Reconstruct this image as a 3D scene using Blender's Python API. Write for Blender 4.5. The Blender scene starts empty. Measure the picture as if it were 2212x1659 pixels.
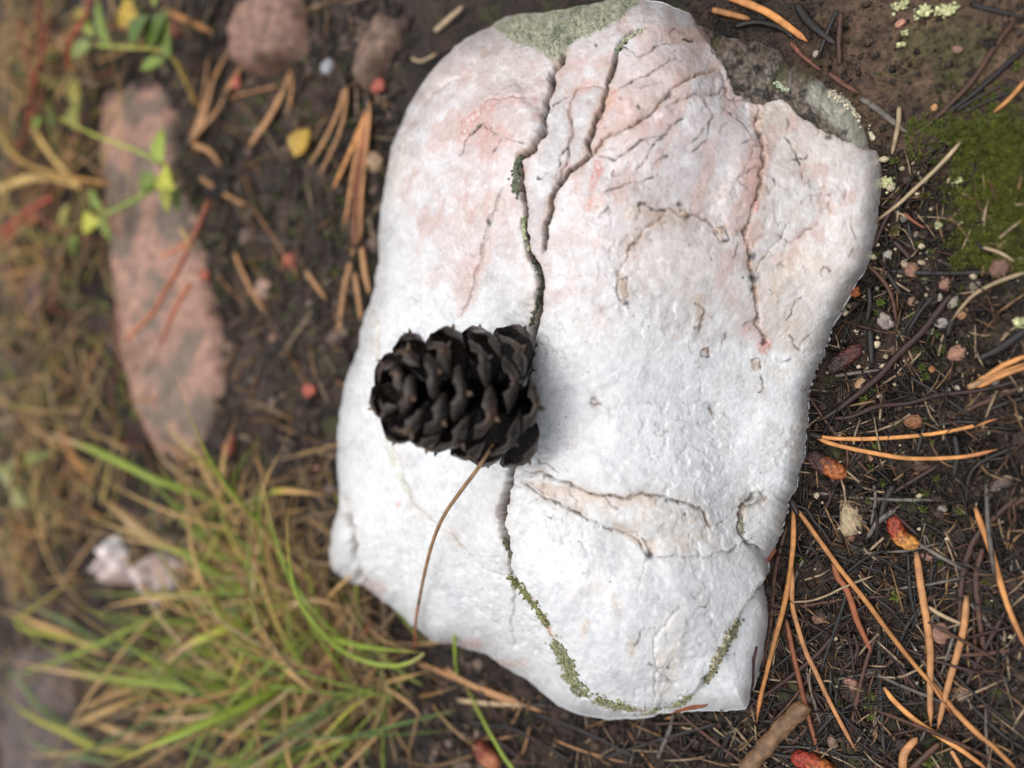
import bpy, math, random
import numpy as np
from math import sin, cos, pi, radians, tan
random.seed(7)
RNG = np.random.default_rng(11)
# ------------------------------------------------------------------ camera
# built in centimetres, written out in metres (U). World: +X towards the photographer, +Y image up, +Z up.
U = 0.01
TILT = radians(30); CAMD = 22.0; TGT = np.array([0.0, 0.0, 5.0]); TH = 0.667
vD = np.array([-sin(TILT), 0, -cos(TILT)]); vR = np.array([cos(TILT), 0, -sin(TILT)]); vU = np.array([0, 1.0, 0])
CAM = TGT - vD * CAMD
sc = bpy.context.scene
cd = bpy.data.cameras.new('camera'); co = bpy.data.objects.new('camera', cd); sc.collection.objects.link(co)
co.location = CAM * U
co.rotation_euler = (0, TILT, 0)
cd.sensor_width = 36; cd.lens = 18 / TH
cd.clip_start = 0.005; cd.clip_end = 500
cd.dof.use_dof = True; cd.dof.focus_distance = 0.222; cd.dof.aperture_fstop = 3.8
sc.camera = co
# ------------------------------------------------------------------ light
w = bpy.data.worlds.new('World'); sc.world = w; w.use_nodes = True
nt = w.node_tree; bg = nt.nodes['Background']
sky = nt.nodes.new('ShaderNodeTexSky'); sky.sky_type = 'NISHITA'; sky.sun_disc = False
SUN_EL, SUN_AZ = radians(79), radians(-75)
sky.sun_elevation = SUN_EL; sky.sun_rotation = SUN_AZ
sky.air_density = 1.0; sky.dust_density = 4.0; sky.ozone_density = 0.6
hs = nt.nodes.new('ShaderNodeHueSaturation'); hs.inputs['Saturation'].default_value = 0.30     # overcast: the blue is mostly gone
nt.links.new(sky.outputs[0], hs.inputs['Color']); nt.links.new(hs.outputs[0], bg.inputs[0]); bg.inputs[1].default_value = 0.125
sl = bpy.data.lights.new('sun', 'SUN'); sl.energy = 1.5; sl.angle = radians(85); sl.color = (1, 0.965, 0.92)
so = bpy.data.objects.new('sun', sl); sc.collection.objects.link(so)
so.rotation_euler = (pi / 2 - SUN_EL, 0, pi - SUN_AZ)
sc.view_settings.view_transform = 'Standard'; sc.view_settings.look = 'None'
sc.view_settings.gamma = 1; sc.view_settings.exposure = 0.38
sc.cycles.max_bounces = 6; sc.cycles.diffuse_bounces = 3; sc.cycles.glossy_bounces = 2; sc.cycles.transmission_bounces = 3
# ------------------------------------------------------------------ noise
_pr = np.random.default_rng(3).permutation(256); PERM = np.concatenate([_pr, _pr, _pr])
_gr = np.random.default_rng(5).normal(size=(256, 3)); _gr /= np.linalg.norm(_gr, axis=1)[:, None]
def pn(p):
    p = np.asarray(p, float); i = np.floor(p).astype(int); f = p - i; u = f * f * f * (f * (f * 6 - 15) + 10); i &= 255
    def g(a, b, c):
        h = PERM[PERM[PERM[(i[..., 0] + a) & 255] + ((i[..., 1] + b) & 255)] + ((i[..., 2] + c) & 255)]
        gg = _gr[h]
        return gg[..., 0] * (f[..., 0] - a) + gg[..., 1] * (f[..., 1] - b) + gg[..., 2] * (f[..., 2] - c)
    L = lambda a, b, t: a + (b - a) * t
    ux, uy, uz = u[..., 0], u[..., 1], u[..., 2]
    return 1.5 * L(L(L(g(0,0,0), g(1,0,0), ux), L(g(0,1,0), g(1,1,0), ux), uy), L(L(g(0,0,1), g(1,0,1), ux), L(g(0,1,1), g(1,1,1), ux), uy), uz)
def n2(x, y, f, s=0.0):
    return pn(np.stack([np.asarray(x) * f + s * 1.37, np.asarray(y) * f + s * 2.11, np.full_like(np.asarray(x, float), s * 0.77 + .31)], -1))
def fbm2(x, y, f, o=4, s=0.0, g=0.5):
    r = 0; a = 1
    for k in range(o): r = r + a * n2(x, y, f, s + 5.3 * k); f *= 2.03; a *= g
    return r
def sst(a, b, x): t = np.clip((x - a) / (b - a), 0, 1); return t * t * (3 - 2 * t)
# ------------------------------------------------------------------ picture frame -> place (pixels of a 2212 x 1659 view)
def ray(px, py):
    return vD + (px - 1106) / 1106 * TH * vR - (py - 829.5) / 1106 * TH * vU
def Wz(px, py, z):
    d = ray(px, py); return CAM + d * ((z - CAM[2]) / d[2])
def proj(p):
    q = np.asarray(p) - CAM; dz = q @ vD
    return 1106 + (q @ vR) / dz / TH * 1106, 829.5 - (q @ vU) / dz / TH * 1106
# ground height
GX0, GX1, GY0, GY1, GS = -75.0, 26.0, -48.0, 48.0, 0.15
gx = np.arange(GX0, GX1, GS); gy = np.arange(GY0, GY1, GS)
def glow(x, y):
    z = 0.35 * n2(x, y, 0.13, 1) + 0.25 * n2(x, y, 0.33, 2)
    z = z + 0.9 * np.exp(-(((x - 11.5) / 5.0) ** 2 + ((y - 9.5) / 3.4) ** 2))          # soil covered hump, top right
    z = z + 0.55 * np.exp(-(((x - 14.5) / 2.8) ** 2 + ((y - 4.6) / 2.6) ** 2))         # moss cushion hump
    z = z + 0.03 * np.clip(-x - 10, 0, 60)
    return z
GLO = glow(*np.meshgrid(gx, gy, indexing='ij'))
def G(x, y):
    a = min(max((x - GX0) / GS, 0), len(gx) - 2.001); b = min(max((y - GY0) / GS, 0), len(gy) - 2.001)
    i, j = int(a), int(b); a -= i; b -= j
    return float((GLO[i, j] * (1 - a) + GLO[i + 1, j] * a) * (1 - b) + (GLO[i, j + 1] * (1 - a) + GLO[i + 1, j + 1] * a) * b)
def Gd(px, py, h=0.0):
    z = h
    for _ in range(5):
        p = Wz(px, py, z); z = G(p[0], p[1]) + h
    return Wz(px, py, z)
# crops of the photograph that points were read from -> frame pixels
CROP = {'P': (0, 0, 1), 'a': (1674, 0, .2432), 'b': (1674, 378, .2432), 'c': (1674, 756, .2432), 'd': (1620, 1080, .349),
        'e': (0, 0, .2441), 'f': (324, 0, .2686), 'g': (0, 378, .3906), 'h': (0, 918, .4465), 'r': (1242, 0, .3174), 's':(702, 648, .2441)}
def cp(c, p): o = CROP[c]; return o[0] + p[0] * o[2], o[1] + p[1] * o[2]
# ------------------------------------------------------------------ mesh helpers
COL = sc.collection
def tag(o, label=None, cat=None, group=None, kind=None):
    if label: o['label'] = label
    if cat: o['category'] = cat
    if group: o['group'] = group
    if kind: o['kind'] = kind
    return o
def mkmesh(name, V, F, col=None, attrs=None, smooth=True):
    V = np.asarray(V, np.float32) * U
    me = bpy.data.meshes.new(name)
    if isinstance(F, np.ndarray):
        n = F.shape[1]; me.vertices.add(len(V)); me.vertices.foreach_set('co', V.ravel())
        me.loops.add(F.size); me.loops.foreach_set('vertex_index', F.astype(np.int32).ravel())
        me.polygons.add(len(F)); me.polygons.foreach_set('loop_start', np.arange(0, F.size, n, dtype=np.int32))
        me.polygons.foreach_set('loop_total', np.full(len(F), n, np.int32)); me.update(calc_edges=True)
    else:
        me.from_pydata(V.tolist(), [], F); me.update()
    if smooth: me.polygons.foreach_set('use_smooth', np.ones(len(me.polygons), bool))
    if col is not None:
        col = np.asarray(col, np.float32)
        if col.ndim == 1: col = np.tile(col, (len(V), 1))
        if col.shape[1] == 3: col = np.concatenate([col, np.ones((len(col), 1), np.float32)], 1)
        a = me.color_attributes.new('Col', 'FLOAT_COLOR', 'POINT'); a.data.foreach_set('color', col.ravel())
    for k, v in (attrs or {}).items():
        a = me.attributes.new(k, 'FLOAT', 'POINT'); a.data.foreach_set('value', np.asarray(v, np.float32))
    return me
def add(name, me, mat, parent=None, loc=None):
    if mat and not me.materials: me.materials.append(mat)
    o = bpy.data.objects.new(name, me); COL.objects.link(o)
    if parent: o.parent = parent
    if loc is not None: o.location = np.asarray(loc) * U
    return o
def empty(name, loc):
    o = bpy.data.objects.new(name, None); COL.objects.link(o); o.location = np.asarray(loc) * U; o.empty_display_size = 0.005
    return o
def crv(pts, n):
    P = np.asarray(pts, float)
    if len(P) == 2: P = np.array([P[0], (P[0] + P[1]) / 2, P[1]])
    Q = np.vstack([2 * P[0] - P[1], P, 2 * P[-1] - P[-2]]); out = []
    L = np.r_[0, np.cumsum(np.linalg.norm(np.diff(P, axis=0), axis=1))]
    for s in np.linspace(0, L[-1], n):
        i = min(np.searchsorted(L, s, 'right') - 1, len(P) - 2); i = max(i, 0); t = (s - L[i]) / max(L[i + 1] - L[i], 1e-9)
        p0, p1, p2, p3 = Q[i:i + 4]
        out.append(.5 * (2 * p1 + (p2 - p0) * t + (2 * p0 - 5 * p1 + 4 * p2 - p3) * t * t + (3 * p1 - p0 - 3 * p2 + p3) * t ** 3))
    return np.array(out)
def sweep(path, rad, sides=8, flat=1.0, half=False, upv=(0, 0, 1), twist=0.0):
    path = np.asarray(path); n = len(path); rad = np.broadcast_to(rad, n)
    T = np.gradient(path, axis=0); T /= np.linalg.norm(T, axis=1)[:, None] + 1e-9
    up = np.array(upv, float); up = up - T[0] * (up @ T[0])
    if np.linalg.norm(up) < .1: up = np.array([1., 0, 0]) - T[0] * T[0][0]
    UP = np.empty((n, 3))
    for i in range(n):
        up = up - T[i] * (up @ T[i]); up = up / (math.sqrt(up @ up) + 1e-9); UP[i] = up
    BB = np.cross(T, UP); tw = (twist * np.arange(n) / n)[:, None]; U2 = UP * np.cos(tw) + BB * np.sin(tw); B2 = np.cross(T, U2)
    an = 2 * pi * np.arange(sides) / sides; sn, cs = np.sin(an), np.cos(an); hg = cs * flat
    if half: hg = np.where(cs < 0, cs * .25, hg)
    V = (path[:, None] + np.asarray(rad)[:, None, None] * (B2[:, None] * sn[None, :, None] + U2[:, None] * hg[None, :, None])).reshape(-1, 3)
    tt = np.repeat(np.arange(n) / (n - 1), sides); aa = np.tile(np.arange(sides) / sides, n)
    F = [(i * sides + k, i * sides + (k + 1) % sides, (i + 1) * sides + (k + 1) % sides, (i + 1) * sides + k) for i in range(n - 1) for k in range(sides)]
    F.append(tuple(range(sides - 1, -1, -1))); F.append(tuple((n - 1) * sides + k for k in range(sides)))
    return V, F, tt, aa
def disc(n):
    g = np.linspace(-1, 1, n); X, Y = np.meshgrid(g, g, indexing='ij')
    u = X * np.sqrt(1 - Y * Y / 2); v = Y * np.sqrt(1 - X * X / 2)
    idx = np.arange(n * n).reshape(n, n)
    F = np.stack([idx[:-1, :-1], idx[1:, :-1], idx[1:, 1:], idx[:-1, 1:]], -1).reshape(-1, 4)
    B = np.r_[idx[:-1, 0], idx[-1, :-1], idx[:0:-1, -1], idx[0, :0:-1]]
    return u.ravel(), v.ravel(), F, B
def radial(poly, c, n=720, rough=0.0):
    P = np.asarray(poly, float); Q = (crv(np.vstack([P, P[:1]]), 60 * len(P) // 6 + 200) if not rough else np.array([P[i % len(P)] * (1 - t) + P[(i + 1) % len(P)] * t for i in range(len(P)) for t in np.linspace(0, 1, 12, endpoint=False)] + [P[0]])) - c
    th = np.unwrap(np.arctan2(Q[:, 1], Q[:, 0])); r = np.hypot(Q[:, 0], Q[:, 1])
    if th[-1] < th[0]: th = th[::-1]; r = r[::-1]
    th = np.maximum.accumulate(th)
    ths = np.concatenate([th - 2 * pi, th, th + 2 * pi]); rs = np.concatenate([r, r, r])
    return lambda a: np.interp(a, ths, rs)
def ico(sub=1):
    import bmesh
    bm = bmesh.new(); bmesh.ops.create_icosphere(bm, subdivisions=sub, radius=1)
    V = np.array([v.co[:] for v in bm.verts]); F = np.array([[v.index for v in f.verts] for f in bm.faces]); bm.free(); return V, F
IV1, IF1 = ico(1); IV2, IF2 = ico(2); IV3, IF3 = ico(3); IV4, IF4 = ico(4)
def blobs(pts, rad, col, squash=0.8, base=None):
    bv, bf = base or (IV1, IF1); n = len(pts); k = len(bv)
    rot = RNG.uniform(0, 2 * pi, n); c, s = np.cos(rot), np.sin(rot)
    sc3 = RNG.uniform(.7, 1.25, (n, 1, 3)) * np.array([1, 1, squash])
    B = bv[None] * sc3 * (1 + .18 * RNG.normal(size=(n, k, 1)))
    B = np.stack([B[..., 0] * c[:, None] - B[..., 1] * s[:, None], B[..., 0] * s[:, None] + B[..., 1] * c[:, None], B[..., 2]], -1)
    V = (B * np.asarray(rad).reshape(-1, 1, 1) + np.asarray(pts)[:, None]).reshape(-1, 3)
    F = (bf[None] + (np.arange(n) * k)[:, None, None]).reshape(-1, bf.shape[1])
    C = np.repeat(np.asarray(col), k, axis=0) if np.asarray(col).ndim == 2 else col
    return V, F, C
# ------------------------------------------------------------------ materials
def material(name, rough=0.5, var=0.35, nscale=8.0, bump=0.3, bscale=20.0, spec=0.5, coat=0.0, sss=0.0, sssr=(.003, .003, .003), stripe=0.0, rvar=0.15, transl=0.0, vor=0.0, bdist=0.0004, rattr=False, orand=0.25, coatb=0.0, glint_paint=0.0):
    m = bpy.data.materials.new(name); m.use_nodes = True; t = m.node_tree; N = t.nodes; L = t.links; b = N['Principled BSDF']
    at = N.new('ShaderNodeAttribute'); at.attribute_name = 'Col'
    tc = N.new('ShaderNodeTexCoord'); mp = N.new('ShaderNodeMapping'); mp.inputs['Scale'].default_value = (100, 100, 100); L.new(tc.outputs['Object'], mp.inputs[0])
    oi = N.new('ShaderNodeObjectInfo'); ad = N.new('ShaderNodeVectorMath'); ad.operation = 'MULTIPLY_ADD'
    ad.inputs[1].default_value = (37, 53, 71); L.new(oi.outputs['Random'], ad.inputs[0]); L.new(mp.outputs[0], ad.inputs[2])
    no = N.new('ShaderNodeTexNoise'); no.inputs['Scale'].default_value = nscale; no.inputs['Detail'].default_value = 6; L.new(ad.outputs[0], no.inputs[0])
    mr = N.new('ShaderNodeMapRange'); mr.inputs[1].default_value = .3; mr.inputs[2].default_value = .7; mr.inputs[3].default_value = 1 - var; mr.inputs[4].default_value = 1 + var; L.new(no.outputs[0], mr.inputs[0])
    rr = N.new('ShaderNodeMapRange'); rr.inputs[3].default_value = 1 - orand; rr.inputs[4].default_value = 1 + orand; L.new(oi.outputs['Random'], rr.inputs[0])
    mu = N.new('ShaderNodeMath'); mu.operation = 'MULTIPLY'; L.new(mr.outputs[0], mu.inputs[0]); L.new(rr.outputs[0], mu.inputs[1])
    last = mu.outputs[0]
    if stripe:
        aa = N.new('ShaderNodeAttribute'); aa.attribute_name = 'aa'
        wv = N.new('ShaderNodeMath'); wv.operation = 'MULTIPLY'; wv.inputs[1].default_value = 2 * pi * 14; L.new(aa.outputs['Fac'], wv.inputs[0])
        sn = N.new('ShaderNodeMath'); sn.operation = 'SINE'; L.new(wv.outputs[0], sn.inputs[0])
        m2 = N.new('ShaderNodeMath'); m2.operation = 'MULTIPLY_ADD'; m2.inputs[1].default_value = stripe; m2.inputs[2].default_value = 1; L.new(sn.outputs[0], m2.inputs[0])
        m3 = N.new('ShaderNodeMath'); m3.operation = 'MULTIPLY'; L.new(last, m3.inputs[0]); L.new(m2.outputs[0], m3.inputs[1]); last = m3.outputs[0]
    vm = N.new('ShaderNodeVectorMath'); vm.operation = 'SCALE'; L.new(at.outputs['Color'], vm.inputs[0]); L.new(last, vm.inputs['Scale'])
    if glint_paint:     # wet glints painted into the base colour as pale flecks
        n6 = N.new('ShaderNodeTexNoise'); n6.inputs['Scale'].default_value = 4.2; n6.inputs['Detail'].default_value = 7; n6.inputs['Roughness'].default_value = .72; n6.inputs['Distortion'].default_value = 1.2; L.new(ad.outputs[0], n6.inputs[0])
        m6 = N.new('ShaderNodeMapRange'); m6.inputs[1].default_value = .50; m6.inputs[2].default_value = .68; m6.inputs[3].default_value = 0; m6.inputs[4].default_value = glint_paint; L.new(n6.outputs[0], m6.inputs[0])
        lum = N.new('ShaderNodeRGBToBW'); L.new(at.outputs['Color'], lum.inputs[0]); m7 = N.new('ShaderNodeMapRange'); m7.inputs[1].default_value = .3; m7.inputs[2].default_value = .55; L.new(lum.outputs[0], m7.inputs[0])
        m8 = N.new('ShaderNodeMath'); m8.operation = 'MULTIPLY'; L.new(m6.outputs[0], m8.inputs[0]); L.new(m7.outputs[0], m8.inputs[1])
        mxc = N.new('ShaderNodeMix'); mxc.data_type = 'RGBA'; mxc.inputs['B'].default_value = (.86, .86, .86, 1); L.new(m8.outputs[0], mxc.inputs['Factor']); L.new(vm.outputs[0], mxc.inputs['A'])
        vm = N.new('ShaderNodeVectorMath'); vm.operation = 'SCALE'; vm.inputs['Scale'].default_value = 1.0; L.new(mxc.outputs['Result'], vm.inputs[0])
    L.new(vm.outputs[0], b.inputs['Base Color'])
    nb = N.new('ShaderNodeTexNoise'); nb.inputs['Scale'].default_value = bscale; nb.inputs['Detail'].default_value = 5; nb.inputs['Roughness'].default_value = .6; L.new(ad.outputs[0], nb.inputs[0])
    hgt = nb.outputs[0]
    if vor:
        vo = N.new('ShaderNodeTexVoronoi'); vo.inputs['Scale'].default_value = vor; L.new(ad.outputs[0], vo.inputs[0])
        a2 = N.new('ShaderNodeMath'); a2.operation = 'MULTIPLY_ADD'; a2.inputs[1].default_value = -.9; L.new(vo.outputs['Distance'], a2.inputs[0]); L.new(hgt, a2.inputs[2]); hgt = a2.outputs[0]
    bp = N.new('ShaderNodeBump'); bp.inputs['Strength'].default_value = bump; bp.inputs['Distance'].default_value = bdist; L.new(hgt, bp.inputs['Height']); L.new(bp.outputs[0], b.inputs['Normal'])
    r2 = N.new('ShaderNodeMapRange'); r2.inputs[1].default_value = .3; r2.inputs[2].default_value = .7; r2.inputs[3].default_value = max(rough - rvar, .05); r2.inputs[4].default_value = min(rough + rvar, 1)
    L.new(no.outputs[0], r2.inputs[0]); rl = r2.outputs[0]
    if rattr:
        ra = N.new('ShaderNodeAttribute'); ra.attribute_name = 'rgh'; m4 = N.new('ShaderNodeMath'); m4.operation = 'ADD'; m4.use_clamp = True
        L.new(rl, m4.inputs[0]); L.new(ra.outputs['Fac'], m4.inputs[1]); rl = m4.outputs[0]
    L.new(rl, b.inputs['Roughness'])
    b.inputs['Specular IOR Level'].default_value = spec; b.inputs['Coat Weight'].default_value = coat; b.inputs['Coat Roughness'].default_value = .12
    if coatb:
        n5 = N.new('ShaderNodeTexNoise'); n5.inputs['Scale'].default_value = 13; n5.inputs['Detail'].default_value = 4; n5.inputs['Distortion'].default_value = 1.5; L.new(ad.outputs[0], n5.inputs[0])
        b5 = N.new('ShaderNodeBump'); b5.inputs['Strength'].default_value = coatb; b5.inputs['Distance'].default_value = .0004; L.new(n5.outputs[0], b5.inputs['Height']); L.new(b5.outputs[0], b.inputs['Coat Normal'])
    if sss: b.inputs['Subsurface Weight'].default_value = sss; b.inputs['Subsurface Radius'].default_value = sssr; b.inputs['Subsurface Scale'].default_value = 1.0
    if transl:
        tr = N.new('ShaderNodeBsdfTranslucent'); mx = N.new('ShaderNodeMixShader'); mx.inputs[0].default_value = transl
        L.new(vm.outputs[0], tr.inputs[0]); L.new(b.outputs[0], mx.inputs[1]); L.new(tr.outputs[0], mx.inputs[2]); L.new(mx.outputs[0], N['Material Output'].inputs[0])
    return m
M = {}
M['quartz'] = material('quartz', rough=.30, var=.07, nscale=5, bump=.26, bscale=7, vor=3.2, spec=.4, coat=.55, coatb=.9, sss=.18, glint_paint=.45, sssr=(.0006, .0006, .0006), rvar=.12, bdist=.00035, rattr=True, orand=0)
M['soil'] = material('soil', rough=.5, var=.6, nscale=5, bump=1.0, bscale=9, vor=9, spec=.4, rvar=.3, bdist=.0010, orand=0)
M['needle'] = material('needle', rough=.42, var=.35, nscale=3, bump=.4, bscale=30, spec=.35, stripe=.20, rvar=.12, bdist=.0001)
M['wetneedle'] = material('wetneedle', rough=.40, var=.6, nscale=5, bump=.6, bscale=25, spec=.32, stripe=.18, rvar=.15, bdist=.0002)
M['grass'] = material('grass', rough=.42, var=.2, nscale=5, bump=.2, bscale=25, spec=.4, stripe=.08, transl=.25, bdist=.0001)
M['leaf'] = material('leaf', rough=.45, var=.25, nscale=5, bump=.4, bscale=14, spec=.4, transl=.3, bdist=.0003)
M['cone'] = material('cone', rough=.18, var=.6, nscale=9, bump=1.0, bscale=14, spec=.42, coat=.0, rvar=.18, bdist=.0003)
M['stone'] = material('stone', rough=.6, var=.4, nscale=3, bump=.8, bscale=10, vor=8, spec=.4, rvar=.2, bdist=.0006)
M['catkin'] = material('catkin', rough=.3, var=.5, nscale=9, bump=.8, bscale=14, vor=12, spec=.5, rvar=.15, bdist=.0006)
M['moss'] = material('moss', rough=.55, var=.35, nscale=6, bump=.2, bscale=20, spec=.3, transl=.2, bdist=.0001)
M['crust'] = material('crust', rough=.8, var=.4, nscale=10, bump=.6, bscale=25, spec=.2, bdist=.0003)
M['bark'] = material('bark', rough=.5, var=.45, nscale=4, bump=.8, bscale=14, spec=.4, bdist=.0004)
# ------------------------------------------------------------------ ground sheet
def axis(a, b, steps):
    xs = [a]
    while xs[-1] < b: xs.append(xs[-1] + steps(xs[-1]))
    return np.array(xs)
gxs = axis(-75, 26, lambda x: 0.09 if x > 2 else 0.13 if x > -20 else 0.3)
gys = axis(-40, 40, lambda y: 0.1 if abs(y) < 13 else 0.18 if abs(y) < 22 else 0.4)
ext = np.array([2, 5, 12, 30, 80, 200, 600, 2000, 8000.])
gxs = np.r_[-75 - ext[::-1], gxs, gxs[-1] + ext]; gys = np.r_[-40 - ext[::-1], gys, gys[-1] + ext]
X, Y = np.meshgrid(gxs, gys, indexing='ij'); far = sst(40, 80, np.hypot(X, Y))
Zb = glow(X, Y); Zb = np.where(far > 0, Zb * (1 - far) + far * np.clip(Zb, -1, 1.8), Zb)
bare = np.exp(-(((X - 11.2) / 4.2) ** 2 + ((Y - 9.6) / 3.2) ** 2) ** 1.5)
rx, ry = X + .6 * n2(X, Y, .7, 31), Y + .6 * n2(X, Y, .7, 37)
clump = fbm2(rx, ry, .9, 5, 41, .55)
Zf = .16 * clump * (1 - .55 * bare) + .07 * np.abs(n2(rx, ry, 2.6, 43)) + .03 * n2(X, Y, 6, 47)
V = np.stack([X, Y, Zb + Zf], -1).reshape(-1, 3)
dk = np.array([.009, .0065, .005]); md = np.array([.038, .022, .0145]); lt = np.array([.125, .076, .047]); gn = np.array([.045, .055, .012])
k1 = sst(-.5, .55, clump + .4 * n2(X, Y, .35, 51))[..., None]
C = dk * (1 - k1) + md * k1
bb = (bare * (0.75 + .5 * n2(X, Y, 1.1, 53)))[..., None].clip(0, 1); C = C * (1 - bb) + lt * bb * (1 + .4 * n2(X, Y, 2.3, 57)[..., None])
left = sst(-4, -14, X)[..., None]; C = C * (1 - .35 * left) + np.array([.08, .054, .043]) * .35 * left
gm = sst(.25, .7, fbm2(X, Y, .55, 4, 61))[..., None] * .55
mc = np.exp(-(((X - 14.5) / 3.0) ** 2 + ((Y - 4.4) / 2.8) ** 2) ** 2)[..., None]; gm = np.clip(gm + mc * .8 * sst(-.6, .3, clump)[..., None], 0, .9)
C = C * (1 - gm) + gn * gm
ni, nj = X.shape; idx = np.arange(ni * nj).reshape(ni, nj)
F = np.stack([idx[:-1, :-1], idx[1:, :-1], idx[1:, 1:], idx[:-1, 1:]], -1).reshape(-1, 4)
tag(add('ground', mkmesh('ground', V, F, C.reshape(-1, 3)), M['soil']), kind='structure')
# ------------------------------------------------------------------ the quartz boulder
OUT = [(1060,60),(1090,35),(1180,26),(1290,3),(1345,-8),(1400,2),(1450,12),(1495,26),(1540,52),(1580,68),(1640,82),(1700,108),(1760,148),(1800,180),(1850,212),(1885,262),(1897,310),
 (1907,345),(1904,400),(1893,470),(1880,530),(1860,590),(1833,645),(1800,705),(1770,790),(1746,850),(1747,920),(1737,990),(1722,1040),(1703,1090),(1690,1150),(1652,1205),(1653,1270),(1661,1330),
 (1650,1400),(1627,1480),(1608,1528),(1560,1534),(1480,1535),(1400,1548),(1330,1551),(1270,1546),(1200,1520),(1150,1480),(1090,1440),(1050,1412),(990,1392),(930,1380),(890,1353),(830,1303),(790,1272),
 (755,1255),(726,1232),(711,1190),(715,1145),(731,1100),(733,1060),(722,1000),(725,940),(735,870),(750,810),(775,740),(795,670),(815,600),(823,560),(818,500),(825,440),(835,380),(850,310),(870,260),(900,200),(940,150),(985,100),(1030,72)]
RC = np.array([1280., 800.]); RAD0 = radial(OUT, RC, rough=1)
def RAD(a):
    a = np.asarray(a, float); c_, s_ = np.cos(a) * 6, np.sin(a) * 6
    return RAD0(a) + 5 * n2(c_, s_, 1.0, 401) + 4 * n2(c_, s_, 2.7, 403) + 2.2 * n2(c_, s_, 7.0, 405)
def rimz(px, py):   # height of the rim before it rolls over
    if px > 1500 and py < 360: return 1.7 - .5 * (px - 1500) / 400
    if px < 1060 and py < 1200: return 3.3
    if px < 900: return 2.3
    if py > 1380 and px < 1300: return 1.9
    if py > 1500: return 1.5
    if px > 1600 and py > 1180: return 1.3
    if py < 120: return 2.8
    return 1.6
ctrl = [(p[0], p[1], rimz(*p)) for p in OUT[::2]]
ctrl += [(1170,800,5.3),(1450,800,3.95),(1640,800,2.35),(1200,500,5.2),(1400,300,4.5),(1600,450,3.1),(1780,480,1.95),(1000,500,5.0),(900,520,4.3),(960,250,4.3),(1120,200,4.6),(1250,120,4.0),(1500,150,3.3),(1650,180,1.9),
         (1760,240,1.6),(1000,900,4.8),(860,1000,4.1),(1000,1150,4.6),(900,1200,3.7),(1050,1330,3.2),(1150,1180,5.1),(1300,1150,4.7),(1500,1100,3.5),(1300,1380,4.0),(1480,1380,3.0),(1250,1500,2.5),(1600,1400,1.7),(1140,900,4.9),(1080,700,5.1),(830,800,4.0),(1560,1500,1.8),(1640,1050,2.15),(1400,1000,4.2)]
ctrl = np.array(ctrl, float)
def tps(P, z, lam=1e-3):
    Q = P / 400.0; n = len(Q); d = np.linalg.norm(Q[:, None] - Q[None], axis=-1); K = d ** 2 * np.log(d + 1e-9) + lam * np.eye(n)
    A = np.zeros((n + 3, n + 3)); A[:n, :n] = K; A[:n, n] = 1; A[:n, n + 1:] = Q; A[n:, :n] = A[:n, n:].T
    s = np.linalg.solve(A, np.r_[z, 0, 0, 0])
    def f(x, y):
        x = np.asarray(x, float) / 400; y = np.asarray(y, float) / 400; r = s[n] + s[n + 1] * x + s[n + 2] * y
        for i in range(n):
            d2 = (x - Q[i, 0]) ** 2 + (y - Q[i, 1]) ** 2; r = r + s[i] * .5 * d2 * np.log(d2 + 1e-12)
        return r
    return f
RZ0 = tps(ctrl[:, :2], ctrl[:, 2])
def rockz(px, py):
    px = np.asarray(px, float); py = np.asarray(py, float)
    r = np.hypot(px - RC[0], py - RC[1]) / RAD(np.arctan2(py - RC[1], px - RC[0]))
    return RZ0(px, py) - 1.2 * np.clip(r, 0, 1) ** 34
def inrock(px, py, m=0):
    a = math.atan2(py - RC[1], px - RC[0]); return math.hypot(px - RC[0], py - RC[1]) < float(RAD(a)) + m
def pdist(px, py, pts, ox=0, oy=0):
    d = np.full(px.shape, 1e9); P = np.asarray(pts, float); sg = np.zeros(px.shape)
    tt = np.zeros(px.shape); L = np.r_[0, np.cumsum(np.linalg.norm(np.diff(P, axis=0), axis=1))]
    for i in range(len(P) - 1):
        a, b = P[i], P[i + 1]; ab = b - a; l2 = ab @ ab + 1e-9
        t = np.clip(((px - a[0]) * ab[0] + (py - a[1]) * ab[1]) / l2, 0, 1)
        e = np.hypot(px - a[0] - t * ab[0], py - a[1] - t * ab[1]); m = e < d; d = np.where(m, e, d); tt = np.where(m, (L[i] + t * (L[i + 1] - L[i])) / L[-1], tt); sg = np.where(m, np.sign((px - a[0]) * ab[1] - (py - a[1]) * ab[0]), sg)
    pdist.sg = sg; return d, tt
CRA = [(1215,112),(1195,150),(1180,220),(1170,280),(1155,320),(1120,345),(1115,390),(1128,430),(1132,500),(1145,545),(1165,580),(1172,620),(1160,660),(1145,710),(1135,790),(1128,880),(1115,985),(1105,1010),(1095,1060),(1083,1110),(1088,1160),(1100,1200),(1105,1245)]
CRB = [(1105,1245),(1120,1270),(1155,1310),(1180,1360),(1215,1410),(1230,1460),(1260,1500),(1310,1520),(1390,1532),(1440,1530),(1490,1505),(1530,1460),(1560,1410),(1590,1350),(1610,1300),(1645,1250)]
CRC = [(1390,55),(1345,92),(1325,140),(1310,190),(1290,250),(1270,300),(1275,330),(1240,360),(1210,390),(1190,430),(1180,490),(1172,560)]
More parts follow.
